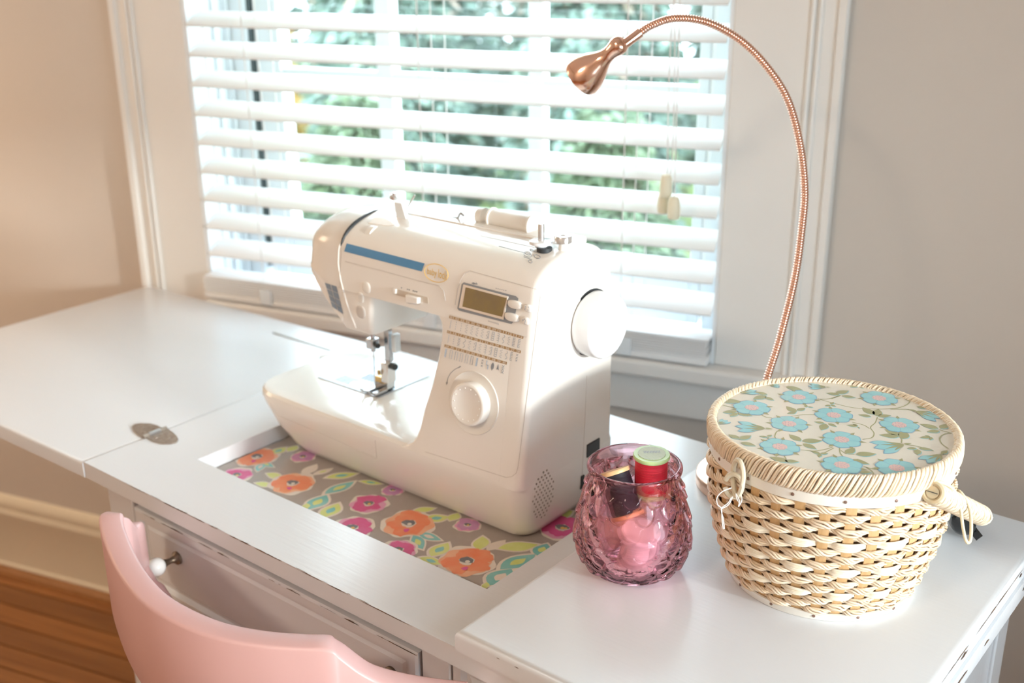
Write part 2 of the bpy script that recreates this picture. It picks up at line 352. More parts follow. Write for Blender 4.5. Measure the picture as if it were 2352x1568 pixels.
obj('head_casing', MB().wbox(u0-.152, u1+.152, CF-.004, HW, z1, z1+.14), M_trim, w1, bevel=.002)
JB = 1.80
for ue, s in ((u0, 1), (u1, -1)):
    m = MB(); m.wbox(min(ue, ue+s*.006), max(ue, ue+s*.006), CF+.002, JB, z0, z1); obj('jamb', m, M_vinyl, w1)
    for d, wdt, pr in ((1.668, .006, .009), (1.694, .012, .014), (1.726, .006, .018)):
        m = MB(); m.wbox(min(ue, ue+s*pr), max(ue, ue+s*pr), d, d+wdt, z0, z1); obj('jamb_groove', m, M_vinyl, w1, bevel=.001)
    m = MB(); m.wbox(min(ue, ue+s*.05), max(ue, ue+s*.05), 1.735, JB, z0, z1); obj('frame_stop', m, M_vinyl, w1, bevel=.0015)
    m = MB(); m.wbox(min(ue+s*.05, ue+s*.056), max(ue+s*.05, ue+s*.056), 1.742, JB, z0+.05, z1); obj('weather_seal', m, M_seal if s > 0 else M_slat, w1)
obj('head_jamb', MB().wbox(u0, u1, CF+.002, JB, z1-.012, z1), M_vinyl, w1)
obj('sill', MB().wbox(u0, u1, CF, JB+.04, z0-.005, z0+.010), M_vinyl, w1)
obj('stool', MB().wbox(u0+.005, u1+.172, 1.596, HW+.02, zb-.028, zb), M_trim, w1, bevel=.006, seg=3)
obj('apron', MB().wbox(u0+.02, u1+.16, 1.628, HW, zb-.10, zb-.028), M_trim, w1, bevel=.003)
sash = MB(); sa, sb, sz0, sz1, sd0, sd1 = u0+.058, u1-.058, .770, z1-.01, 1.748, 1.785
g0, g1, gz0 = -1.196, -.428, .846
sash.wbox(sa, g0, sd0, sd1, sz0, sz1); sash.wbox(g1, sb, sd0, sd1, sz0, sz1); sash.wbox(g0, g1, sd0, sd1, sz0, gz0); sash.wbox(g0, g1, sd0, sd1, sz1-.06, sz1)
sash_o = obj('sash', sash, M_vinyl, w1, bevel=.002)
MU = [(-.985, .030), (-.702, .026)]; MZ = [(1.150, .016), (1.50, .016)]
for c, w in MU: obj('muntin', MB().wbox(c-w/2, c+w/2, sd0+.004, sd1-.002, gz0, sz1-.06), M_vinyl, sash_o, bevel=.002)
for c, w in MZ: obj('muntin', MB().wbox(g0, g1, sd0+.006, sd1-.004, c-w/2, c+w/2), M_vinyl, sash_o, bevel=.002)
for ca, cb in ((g0, MU[0][0]), (MU[0][0], MU[1][0]), (MU[1][0], g1)):
    for za, zb_ in ((gz0, MZ[0][0]), (MZ[0][0], MZ[1][0]), (MZ[1][0], sz1-.06)):
        obj('pane', MB().wbox(ca, cb, sd0+.016, sd0+.019, za, zb_), M_pane, sash_o)
# window in the right wall (its daylight falls on the machine's end and the basket)
w2 = thing('window_2', wp(RU, (O2[0]+O2[1])/2, O2[2]), kind='structure')
m = MB(); a, c = RU+.03, RU+.07
m.wbox(a, c, O2[0], O2[0]+.02, O2[2], O2[3]); m.wbox(a, c, O2[1]-.02, O2[1], O2[2], O2[3]); m.wbox(a, c, O2[0], O2[1], O2[2], O2[2]+.02); m.wbox(a, c, O2[0], O2[1], O2[3]-.02, O2[3])
obj('sash', m, M_vinyl, w2)
for za, zc in ((O2[2]+.02, O2[3]-.02),): obj('pane', MB().wbox(a+.015, a+.018, O2[0]+.02, O2[1]-.02, za, zc), M_pane, w2)
for q in ((O2[0]-.09, O2[0], O2[2]-.02, O2[3]+.09), (O2[1], O2[1]+.09, O2[2]-.02, O2[3]+.09), (O2[0]-.09, O2[1]+.09, O2[3], O2[3]+.09), (O2[0]-.09, O2[1]+.09, O2[2]-.08, O2[2])):
    obj('side_casing', MB().wbox(RU-.018, RU, q[0], q[1], q[2], q[3]), M_trim, w2, bevel=.002)

# ------------------------------------------------------------------ blind
bl = thing('window_blind', wp((u0+u1)/2, HW, z0), 'white horizontal slat blind half open in front of the window', 'blind')
BD = 1.642; SW = .0505; TILT = math.radians(25); PITCH = .0508
bu0, bu1 = u0+.010, u1-.008
def slatprof(tilt, w=SW, th=.0028, crown=.0022, n=6):
    up = []; lo = []
    for i in range(n+1):
        t = -1+2*i/n; d = t*w/2; h = crown*(1-t*t)
        for lst, off in ((up, th/2), (lo, -th/2)):
            lst.append((d*cos(tilt)-(h+off)*sin(tilt), d*sin(tilt)+(h+off)*cos(tilt)))
    return up+lo[::-1]
ptop = slatprof(TILT)
m = MB(); m.loft([[wp(u, BD+p[0], z0+p[1]) for p in ptop] for u in (bu0, bu1)])
slat0 = None; zs = .843
k = 0
while zs+k*PITCH < z1-.06:
    if slat0 is None:
        slat0 = obj('slat', m, M_slat, bl, ang=50); slat0.location = (0, 0, zs-z0)
    else: inst(slat0, bl, (0, 0, zs+k*PITCH-z0))
    k += 1
obj('headrail', MB().wbox(bu0, bu1, 1.61, 1.665, z1-.055, z1-.012), M_slat, bl, bevel=.002)
pst = slatprof(0, crown=.0012); stk0 = None
m = MB(); m.loft([[wp(u, BD-.012+p[0], z0+p[1]) for p in pst] for u in (bu0-.003, bu1+.002)])
for i in range(8):
    dz = zb+.0165+i*.0040-z0
    if stk0 is None: stk0 = obj('gathered_slat', m, M_slat, bl, ang=50); stk0.location = (0, 0, dz)
    else: inst(stk0, bl, WU*random.uniform(-.004, .004)+WN*random.uniform(-.001, .001)+Vector((0, 0, dz)))
obj('bottom_rail', MB().wbox(bu0-.008, bu1+.002, BD-.038, BD+.014, zb+.002, zb+.0142), M_slat, bl, bevel=.003)
for uc in (-1.165, -.835, -.492):
    for du, dd in ((-.0135, -.0245), (0, -.002), (.0135, .022)):
        m = MB(); m.tube([wp(uc+du*.9, BD+dd, zb+.02), wp(uc+du*.9, BD+dd, z1-.05)], .0011, 6); obj('ladder_cord', m, M_cord, bl)
    m = MB(); m.wbox(uc-.012, uc+.012, BD-.0405, BD-.0380, zb+.004, zb+.034); obj('ladder_clip', m, M_clear, bl, bevel=.001)
TD = 1.585
for q in ([(1556,-60),(1545,30),(1536,200),(1533,392),(1531,405)], [(1549,-60),(1550,30),(1549,200),(1543,380),(1524,440)], [(1562,-60),(1561,30),(1556,200),(1551,380),(1549,455)]):
    m = MB(); m.tube(smoothpath([pw(x, y, TD) for x, y in q], 4), .0010, 6); obj('pull_cord', m, M_cord, bl)
for x, y, dd in ((1530,426,0), (1524,463,.012), (1548,477,-.010)):
    c = pw(x, y, TD+dd); m = MB()
    m.lathe(c, [(.0035,.0165),(.0065,.0155),(.0078,.012),(.0090,.004),(.0095,-.006),(.0088,-.014),(.0075,-.0165),(.003,-.0165)], 16); obj('tassel', m, M_tassel, bl)

# ------------------------------------------------------------------ outdoors
obj('ground', MB().wbox(-14, 10, 1.85, 16, -.42, -.32), mat('lawn', (.16,.24,.08), .9, noise=(5,.6,(1,1,1),(.28,.36,.14)), bump=(60,.4)), kind='structure', smooth=False)
def leafmat(name, stops):
    m = bpy.data.materials.new(name); m.use_nodes = True; nt = m.node_tree; b = nt.nodes['Principled BSDF']; b.inputs['Roughness'].default_value = .55
    g = nt.nodes.new('ShaderNodeNewGeometry'); rp = nt.nodes.new('ShaderNodeValToRGB'); cr = rp.color_ramp
    cr.elements[0].position, cr.elements[1].position = stops[0][0], stops[-1][0]; cr.elements[0].color = (*stops[0][1], 1); cr.elements[1].color = (*stops[-1][1], 1)
    for p, c in stops[1:-1]: e = cr.elements.new(p); e.color = (*c, 1)
    nt.links.new(g.outputs['Random Per Island'], rp.inputs[0]); nt.links.new(rp.outputs[0], b.inputs['Base Color']); return m
M_fir = leafmat('fir_sprays', [(0,(.10,.16,.13)),(.45,(.165,.25,.21)),(.86,(.27,.37,.32)),(.93,(.34,.42,.33)),(1,(.43,.30,.24))])
M_lime = leafmat('pale_leaves', [(0,(.095,.15,.09)),(.5,(.15,.22,.135)),(1,(.24,.31,.21))])
M_gold = leafmat('golden_leaves', [(0,(.62,.34,.06)),(.5,(.85,.58,.16)),(1,(.90,.78,.45))])
M_bark = mat('bark', (.16,.11,.08), .9, noise=(14,.5,(1,1,.2),(.26,.19,.14)), bump=(30,.6,(1,1,.2)))
def shrub(name, label, c, R0, H, n, material, leaf, droop, seed):
    rg = np.random.default_rng(seed); t = thing(name, c, label, 'tree', 'trees and shrubs outside the window')
    tm = MB(); tm.tube([c, c+Vector((.02,.01,H*.5)), c+Vector((0,.03,H*.92))], [.07,.05,.012], 8); obj('trunk', tm, M_bark, t)
    nb = 220; V = []; F = []
    for i in range(nb):
        h = (i+.5)/nb; az = i*2.399+rg.uniform(-.3, .3); rad = R0*(1-h**1.6*.75)*rg.uniform(.75, 1.05)
        dirv = np.array([cos(az), sin(az), -.22*droop+rg.uniform(-.12, .12)])
        side = np.array([-sin(az), cos(az), 0])
        base = np.array([c.x, c.y, c.z+.05+h*H*.95])
        for j in range(n//nb):
            s = rg.uniform(.25, 1)**.6; p = base+dirv*rad*s+side*rad*rg.uniform(-.28, .28)*(1.2-s*.5)+np.array([0, 0, -droop*.25*rad*s*s+rg.uniform(-.05, .05)])
            d = dirv*rg.uniform(.5, 1)+side*rg.uniform(-.9, .9)+np.array([0, 0, rg.uniform(-.6, .2)]); d /= np.linalg.norm(d)
            w = np.cross(d, rg.normal(size=3)); w /= np.linalg.norm(w); l = leaf*rg.uniform(.7, 1.4); q = leaf*rg.uniform(.16, .3)
            b = len(V); V += [tuple(p), tuple(p+d*l*.5+w*q), tuple(p+d*l), tuple(p+d*l*.5-w*q)]; F.append((b, b+1, b+2, b+3))
    m = MB(); m.v = V; m.f = F; m.m = [0]*len(F)
    obj('foliage', m, material, t, smooth=False, kind='stuff'); return t
G = -.33
FIR = ('conifer', M_fir, 1.0, 'blue-green fir tree in the garden seen through the blind', 'garden firs')
LIM = ('shrub', M_lime, .35, 'low pale green leafy bush in front of the garden firs', 'leafy garden bushes')
plan = [(u, 5.3, .50, 2.5, .080, FIR) for u in (-4.1, -2.95, -1.8, -.65)]
plan += [(u, 6.75, .56, 3.0, .085, FIR) for u in (-3.55, -2.3, -1.0)]
plan += [(u, 8.35, .66, 3.6, .095, FIR) for u in (-6.3, -4.75, -3.15, -1.6)]
plan += [(u, 10.4, .92, 4.6, .11, FIR) for u in (-6.6, -4.3, -2.0)]
plan += [(u, 4.1, .36, 1.05, .06, LIM) for u in (-2.45, -1.35)]
plan += [(-4.95, 6.7, .50, 2.2, .08, ('shrub', M_gold, .4, 'golden autumn shrub outside the left edge of the window panes', None))]
for i, (u, d, r, h, lf, (nm_, mt, dr, lab, grp)) in enumerate(plan):
    t = shrub(nm_, lab, wp(u, d, G), r, h, 11000, mt, lf, dr, 20+i)
    if grp: t['group'] = grp
    else: del t['group']

# ------------------------------------------------------------------ sewing cabinet
TZ, RZ, WZ = .760, .782, .738                # low top, raised top, well floor
cab = thing('sewing_cabinet', (-.9, .92, 0), 'white painted wooden sewing cabinet with hinged leaf and worn edges', 'cabinet')
XS, XR, XE = -1.236, -.602, -.231
YF, YB = .656, 1.190
m = MB(); t0 = WZ
def strip(x0, x1, y0, y1, z0_=WZ, z1_=TZ): m.box(x0, x1, y0, y1, z0_, z1_)
WX0, WX1, WY0, WY1 = -1.128, -.646, .750, 1.100
strip(XS, -.224, YF, WY0); strip(XS, WX0, WY0, WY1); strip(WX1, -.224, WY0, WY1); strip(XS, -.224, WY1, YB)
obj('center_top', m, M_paint, cab, smooth=False)
# hinged leaf (its outer end hangs a few millimetres low)
A = Vector((XS-.0018, YF-.001, TZ)); Bq = Vector((XS-.0018, YB, TZ)); Cq = pz(341, 655, .757); e = pz(0, 751, .757)
Dq = e+(e-Cq)*((e.y-.640)/(Cq.y-e.y)); dn = Vector((0, 0, -.022))
m = MB()
def rounded_edge_plate(P, th, r, n=5):
    """plate with top corners P (ccw), its four edges rounded"""
    allr = []
    for ins, drop in [(r*(1-sin(pi/2*k/n)), r*(1-cos(pi/2*k/n))) for k in range(n+1)]+[(0, th)]:
        ring = []
        for i in range(4):
            p = P[i]; d1 = (P[(i+1) % 4]-p).normalized(); d0 = (P[i-1]-p).normalized(); ring.append(p+(d1+d0)*ins-Vector((0, 0, drop)))
        allr.append(ring)
    return allr
m.loft(rounded_edge_plate([Dq, A, Bq, Cq], .022, .005)[::-1]); obj('hinged_leaf', m, M_paint, cab, ang=50)
m = MB(); m.loft(rounded_edge_plate([Vector((XR, YF-.004, RZ)), Vector((XE+.004, YF-.004, RZ)), Vector((XE+.004, YB+.002, RZ)), Vector((XR, YB+.002, RZ))], .0218, .007)[::-1]); obj('raised_top', m, M_paint, cab, ang=50)
# hinges: two leaf-shaped flaps each with a knuckle pin
def hinge(cy_):
    cx = XS-.001
    h = MB()
    for sg in (-1, 1):
        pts = [(x*1.18, y) for x, y in [(0,-.015),(.006,-.0155),(.016,-.0165),(.028,-.014),(.037,-.006),(.0395,.001),(.036,.007),(.026,.0125),(.014,.0165),(.004,.0185),(0,.018)]]
        if sg > 0: poly = [(cx+x, cy_+y, 0) for x, y in pts]
        else: poly = [(cx-x, cy_-y, 0) for x, y in pts]
        zt = TZ+.0016
        top = [Vector((p[0], p[1], zt)) for p in poly]; bot = [Vector((p[0], p[1], TZ-.0005)) for p in poly]
        h.loft([bot, top])
    ho = obj('hinge', h, M_hinge, cab, ang=40)
    k = MB(); k.tube([(cx, cy_-.018, TZ+.0022), (cx, cy_+.018, TZ+.0022)], .0030, 10); obj('hinge_pin', k, M_hinge, ho)
    k = MB(); k.tube([(cx, cy_-.009, TZ+.0026), (cx, cy_+.008, TZ+.0026)], .0031, 10); obj('hinge_pin', k, M_hpin, ho)
    for sx, sy in ((.014,.008),(.014,-.008),(.029,.001)):
        for sg in (-1, 1):
            k = MB(); k.lathe((cx+sg*sx, cy_+sg*sy, TZ+.0014), [(.0026,0),(.0024,.0006),(.001,.0007)], 10); obj('screw', k, M_hinge, ho)
hinge(.762); hinge(1.098)
m = MB(); s0, s1 = pz(628,763,TZ), pz(771,800,TZ); m.box(s0.x, s1.x, s0.y-.002, s0.y+.002, TZ-.001, TZ+.0004)
obj('leaf_groove', m, mat('groove_shadow_gap', (.42,.42,.42), .8, noise=(30,.4,(1,1,1),(.36,.36,.36))), cab)
# body
BX0, BX1 = -1.221, -.246
for q in ((BX0, -1.166, .674, .700), (-.668, -.630, .674, .700), (BX1-.045, BX1, .674, .700), (BX0, BX0+.04, 1.13, 1.17), (BX1-.045, BX1, 1.13, 1.17)):
    obj('leg_post', MB().box(q[0], q[1], q[2], q[3], 0, WZ-.001), M_paint, cab, bevel=.002)
obj('side_panel', MB().box(BX0+.004, BX0+.016, .70, 1.13, .10, WZ-.001), M_paint, cab)
obj('side_panel', MB().box(BX1-.016, BX1-.004, .70, 1.13, .10, WZ-.001), M_paint, cab)
obj('back_panel', MB().box(BX0+.04, BX1-.045, 1.150, 1.160, .30, WZ-.001), M_paint, cab)
obj('top_rail', MB().box(-1.166, -.668, .678, .698, .716, WZ-.001), M_paint, cab, bevel=.001)
obj('lower_rail', MB().box(-1.166, -.668, .680, .698, .566, .598), mat('bare_rail', (.62,.50,.36), .5, noise=(12,.5,(1,10,10),(.56,.44,.30))), cab, bevel=.001)
obj('well_box', MB().box(WX0-.01, WX1+.01, .705, WY1+.02, .60, .728), M_cavity, cab)
def panel_front(name, x0, x1, z0_, z1_, y):
    p = MB(); rings = []
    for ins, yy in ((0, y+.016), (0, y+.002), (.003, y), (.012, y), (.016, y+.005), (.020, y+.005), (.024, y+.003)):
        rings.append([Vector((x0+ins, yy, z0_+ins)), Vector((x1-ins, yy, z0_+ins)), Vector((x1-ins, yy, z1_-ins)), Vector((x0+ins, yy, z1_-ins))])
    p.loft(rings); return obj(name, p, M_paint, cab, ang=25)
dr = panel_front('drawer', -1.161, -.672, .600, .714, .6715)
for kx in (-1.079, -.712):
    k = MB(); k.lathe((kx, .6745, .671), [(.0085,0),(.0085,.003),(.0050,.006),(.0036,.010),(.0040,.016),(.0055,.020)], 16, (0,-1,.05)); st = obj('knob_stem', k, M_bronze, dr)
    k = MB(); k.sphere((kx, .6435, .6725), .0118, 20); obj('knob', k, M_porc, dr)
panel_front('cupboard_door', -.628, BX1-.047, .16, .60, .674); panel_front('drawer', -.628, BX1-.047, .606, .733, .674)
# chipped paint along the edges
chips = MB()
def chipline(A, B, n, w, nrm, smin=.2, lenr=(.004,.02), seed=1):
    rg = random.Random(seed); A = Vector(A); B = Vector(B); d = (B-A).normalized(); nrm = Vector(nrm); s_ = nrm.cross(d).normalized(); L0 = (B-A).length
    for i in range(n):
        c = A+d*rg.uniform(0, L0)+nrm*.0003; l = rg.uniform(*lenr); ww = w*rg.uniform(smin, 1); k = 5
        up = [c+d*(l*(j/k-.5))+s_*(ww*(.5+.5*rg.random())*sin(pi*(j+.35)/(k+.7))) for j in range(k+1)]
        dn_ = [c+d*(l*(j/k-.5))-s_*(ww*(.1+.3*rg.random())*sin(pi*(j+.35)/(k+.7))) for j in range(k+1)]
        chips.add(up+dn_, [(j, j+1, k+2+j, k+1+j) for j in range(k)])
chipline((-1.13,YF-.0002,TZ-.0008), (-.62,YF-.0002,TZ-.0008), 34, .0014, (0,-1,.25), lenr=(.006,.035), seed=3)
chipline((-1.10,YF,TZ), (-.7,YF,TZ), 16, .0007, (0,0,1), lenr=(.004,.02), seed=4)
chipline((-1.150,.6712,.7125), (-.68,.6712,.7125), 22, .0017, (0,-1,0), lenr=(.004,.03), seed=5)
chipline((XE+.0042,.70,RZ-.0075), (XE+.0042,1.18,RZ-.0075), 22, .0013, (1,0,.2), lenr=(.012,.05), seed=6)
chipline((XE+.0042,.70,RZ-.013), (XE+.0042,1.15,RZ-.013), 5, .004, (1,0,0), lenr=(.006,.022), seed=8)
chipline((-.2238,.70,.750), (-.2238,1.15,.750), 6, .004, (1,0,0), lenr=(.012,.05), seed=12)
chipline((-1.1655,.6737,.42), (-1.1655,.6737,.60), 14, .003, (0,-1,0), lenr=(.006,.05), seed=9)
chipline((XR+.02,YF-.0042,RZ-.007), (XE,YF-.0042,RZ-.007), 9, .001, (0,-1,.3), lenr=(.003,.012), seed=10)
chipline((-.645,.78,TZ), (XR-.001,1.0,TZ), 0, .001, (0,0,1))
chipline((XR-.0008,.68,TZ), (XR-.0008,.90,TZ), 12, .0009, (0,0,1), lenr=(.004,.03), seed=11)
chipline((WX0,.752,TZ-.0215), (WX0,.90,TZ-.0215), 9, .001, (1,0,.3), lenr=(.006,.03), seed=14)
obj('paint_chips', chips, M_chip, cab, smooth=False, kind='stuff')

# ------------------------------------------------------------------ flowered board in the well
fb = thing('floral_board', ((WX0+WX1)/2, (WY0+WY1)/2, WZ-.008), 'taupe board with orange and magenta flower print set in the cabinet well', 'board')
obj('board', MB().box(WX0+.001, WX1-.001, WY0+.001, WY1-.001, WZ-.0085, WZ), M_panelbg, fb)
def pmat(n, c, c2, sc=60): return mat(n, c, .25, coat=.25, noise=(sc, .5, (1,1,1), c2))
FM = dict(cream=pmat('print_cream', (.78,.72,.64), (.74,.66,.60)), orange=pmat('print_orange', (.82,.20,.085), (.84,.33,.17)), orange2=pmat('print_orange_light', (.84,.40,.24), (.84,.47,.30)),
          mag=pmat('print_magenta', (.62,.07,.24), (.70,.12,.34)), mag2=pmat('print_magenta_light', (.76,.32,.50), (.74,.40,.58)), pur=pmat('print_purple', (.52,.24,.46), (.60,.34,.54)),
          lime=pmat('print_lime', (.62,.70,.20), (.70,.76,.34)), teal=pmat('print_teal', (.16,.50,.50), (.30,.60,.58)), dark=pmat('print_charcoal', (.12,.13,.15), (.20,.20,.22)), yel=pmat('print_amber', (.80,.42,.08), (.80,.52,.14)))
FK = list(FM); FI = {k: i for i, k in enumerate(FK)}
fp = MB(); lay = [0]
def blob(c, r, wob, n, key, z, rg, rot=0, asp=1.0, lobes=0, la=0):
    pts = []; ph = rg.uniform(0, 6.28, 3)
    for i in range(n):
        a = 2*pi*i/n; rr = r*(1+wob*(.5*sin(3*a+ph[0])+.35*sin(5*a+ph[1])+.4*sin(8*a+ph[2]))+la*abs(sin(lobes*a/2+ph[0])))
        x, y = rr*cos(a)*asp, rr*sin(a); pts.append(Vector((c[0]+x*cos(rot)-y*sin(rot), c[1]+x*sin(rot)+y*cos(rot), z)))
    P = []
    for p in pts: P.append(Vector((min(max(p.x, WX0+.002), WX1-.002), min(max(p.y, WY0+.002), WY1-.002), p.z)))
    fp.poly(P, FI[key])
def pleaf(c, l, w, ang, key, z, rg, edge=True):
    def shape(k, zz, kk):
        pts = []
        for i in range(9): t = i/8; pts.append((l*k*(t-.5), w*k*sin(pi*t**.8)))
        for i in range(7, 0, -1): t = i/8; pts.append((l*k*(t-.5), -w*k*sin(pi*t**1.1)))
        fp.poly([Vector((min(max(c[0]+x*cos(ang)-y*sin(ang), WX0+.002), WX1-.002), min(max(c[1]+x*sin(ang)+y*cos(ang), WY0+.002), WY1-.002), zz)) for x, y in pts], FI[kk])
    if edge: shape(1.25, z, 'cream')
    shape(1.0, z+.00008, key)
    shape(.45, z+.00016, {'lime':'teal','teal':'lime','cream':'lime'}[key] if rg.random() < .5 else ('cream' if key == 'teal' else key))
def flower(px, py, r, kind, seed):
    rg = np.random.default_rng(seed); c = pz(px, py, WZ) if px is not None else Vector(py); z = WZ+.0002+seed*.000002
    k1, k2 = {'o': ('orange', 'orange2'), 'm': ('mag', 'mag2'), 'p': ('pur', 'mag2')}[kind]
    blob(c, r*1.12, .10, 40, 'cream', z, rg); blob(c, r, .12, 44, k2, z+.0001, rg)
    for j in range(5):
        a = j*1.2566+rg.uniform(-.4, .4); d = r*rg.uniform(.42, .55); blob((c.x+d*cos(a), c.y+d*sin(a)), r*rg.uniform(.34, .52), .16, 20, k1, z+.0002+j*.00001, rg, rg.uniform(0, 3), 1.25)
    blob(c, r*.30, .14, 18, 'cream', z+.0004, rg); blob((c.x-.05*r, c.y+.05*r), r*.22, .15, 14, 'dark', z+.0005, rg, .3, 1.3); blob((c.x+.06*r, c.y-.02*r), r*.10, .1, 10, 'cream' if kind == 'o' else 'yel', z+.0006, rg)
    if kind == 'o': blob((c.x+.30*r, c.y-.45*r), r*.13, .3, 10, 'mag', z+.00055, rg)
FL = [(672,1110,.0262,'o'),(939,1203,.0290,'o'),(1072,1289,.0285,'o'),(590,1049,.0255,'o'),(847,1157,.0215,'m'),(809,1212,.0240,'m'),(915,1263,.0200,'m'),(544,1091,.0190,'m'),(1290,1212,.0250,'m'),(696,1049,.0150,'p'),(902,1126,.0130,'p'),(1074,1206,.0145,'p')]
for i, q in enumerate(FL): flower(*q, i+1)
for i, (x, y, r, k) in enumerate([(-1.05,.97,.026,'o'),(-.93,.93,.022,'m'),(-.80,.95,.028,'o'),(-.98,1.05,.025,'m'),(-.84,1.05,.026,'o'),(-.71,1.05,.024,'o'),(-.68,.93,.018,'m'),(-1.09,1.06,.02,'p')]): flower(None, (x, y, WZ), r, k, 20+i)
rg = np.random.default_rng(5)
for i, (x, y, l, w, tx, ty, k) in enumerate([
    (630,1092,.026,.007,605,1085,'lime'),(605,1112,.024,.006,580,1108,'lime'),(712,1078,.028,.007,735,1060,'cream'),(742,1083,.026,.005,765,1075,'cream'),(785,1092,.040,.008,812,1088,'lime'),(780,1120,.046,.009,815,1105,'teal'),
    (852,1108,.030,.005,870,1110,'lime'),(730,1153,.040,.012,752,1135,'teal'),(760,1172,.038,.011,778,1155,'lime'),(703,1163,.016,.005,700,1175,'lime'),(975,1170,.026,.006,990,1168,'lime'),(1003,1190,.030,.009,1020,1188,'lime'),
    (960,1245,.034,.008,972,1262,'teal'),(985,1232,.034,.007,1005,1238,'teal'),(1105,1247,.030,.009,1108,1233,'lime'),(1140,1252,.026,.006,1152,1245,'cream'),(1010,1262,.034,.010,1025,1250,'lime'),(990,1288,.030,.007,1015,1295,'lime'),
    (1190,1255,.046,.010,1220,1252,'lime'),(1190,1290,.050,.012,1225,1275,'teal'),(1150,1325,.040,.014,1170,1310,'teal'),(1245,1262,.028,.010,1255,1250,'teal'),(1115,1345,.014,.004,1112,1352,'lime'),(640,1035,.026,.008,655,1028,'lime'),(672,1030,.020,.007,680,1025,'lime'),
    (598,1072,.026,.006,590,1085,'teal'),(612,1066,.028,.005,628,1072,'teal'),(1043,1187,.020,.007,1050,1180,'lime'),(1290,1180,.03,.01,1310,1175,'lime')]):
    c = pz(x, y, WZ); t = pz(tx, ty, WZ); pleaf(c, l, w, math.atan2(t.y-c.y, t.x-c.x), k, WZ+.00012+i*.000001, rg)
obj('flower_print', fp, [FM[k] for k in FK], fb, smooth=False, kind='stuff')

# ------------------------------------------------------------------ sewing machine
sm = thing('sewing_machine', (-.92, .95, WZ), 'white computerised sewing machine with blue stripe and stitch chart', 'sewing machine')
body = MB()
XR_ = -.688
AP = [(.8803,.982),(.8833,1.002),(.8863,1.022),(.8884,1.0335),(.8955,1.0445),(.910,1.0545),(.930,1.0615),(.955,1.066),(.980,1.065),(1.004,1.058),(1.021,1.042),(1.032,1.015),(1.036,.980)]
AP = [(p.x, p.y) for p in smoothpath([(a, c, 0) for a, c in AP], 3)]
def inset(P, d):
    cy_ = sum(p[0] for p in P)/len(P); cz_ = sum(p[1] for p in P)/len(P); out = []
    for y, z in P:
        l = math.hypot(y-cy_, z-cz_); k = max(0, 1-d/l); out.append((cy_+(y-cy_)*k, cz_+(z-cz_)*k))
    return out
def ringx(x, P): return [Vector((x, y, z)) for y, z in P]
# arm (swept along its length)
body.loft([ringx(-.986, AP), ringx(-.7165, AP)])
# column: slanted left side, then the full-height end piece with its rounded edge
def yfront(z): return .856+(z-.82)*.150
rings = []
for z, xl in ((.815,-.872),(.8185,-.863),(.824,-.853),(.832,-.847),(.845,-.8425),(.87,-.8375),(.90,-.8285),(.93,-.8225),(.955,-.8195),(.968,-.820),(.976,-.8225),(.982,-.828),(.987,-.838),(1.02,-.838)):
    rings.append(rrect(xl, -.7165, yfront(z)+(.006 if z > .985 else 0), 1.036, (.0004,.0004,.012,.007), z, 5))
body.loft(rings)
EP = [(yfront(z), z) for z in (.812,.84,.87,.90,.93,.96,.982)]+AP[1:]+[(1.036,z) for z in (.95,.90,.85,.812)]
def insx(P, d):   # move inwards along the outline normal, bottom edge stays put
    out = []
    for i, (y, z) in enumerate(P):
        y0, z0_ = P[max(i-1, 0)]; y1, z1_ = P[min(i+1, len(P)-1)]; t = math.hypot(y1-y0, z1_-z0_)
        out.append((y+(z1_-z0_)/t*d, z-(y1-y0)/t*d if 0 < i < len(P)-1 else z))
    return out
body.loft([ringx(-.7165, EP)]+[ringx(XR_-.010*(1-sin(a_)), insx(EP, .010*(1-cos(a_)))) for a_ in [pi/2*k/6 for k in range(7)]])
# head below the arm
rings = []
for z, x1, y0, y1 in ((.926,-.950,.899,.985),(.9295,-.941,.889,.993),(.938,-.937,.884,.997),(.965,-.934,.8815,1.0),(.995,-.930,.8835,1.0)):
    rings.append(rrect(-.990, x1, y0, y1, (.006,.012,.006,.004), z, 4))
body.loft(rings)
body_o = obj('body', body, M_white, sm, ang=28)
# bed with boat-shaped left end
bed = MB(); rings = []
for z, x0, x1, y0, y1, r in ((WZ,-1.090,-.702,.884,1.030,.030),(WZ+.004,-1.100,-.697,.877,1.036,.034),(WZ+.014,-1.112,-.692,.871,1.040,.036),(.775,-1.135,-.689,.862,1.044,.042),(.800,-1.152,-.688,.857,1.046,.046),(.811,-1.158,-.688,.856,1.046,.046),(.816,-1.1575,-.689,.857,1.045,.045),(.8195,-1.154,-.691,.860,1.042,.042),(.821,-1.146,-.697,.866,1.036,.036)):
    rings.append(rrect(x0, x1, y0, y1, (min(r,.022),.02,r*1.1,r*1.15), z, 8))
bed.loft(rings); bed_o = obj('bed', bed, M_white, sm, ang=28)
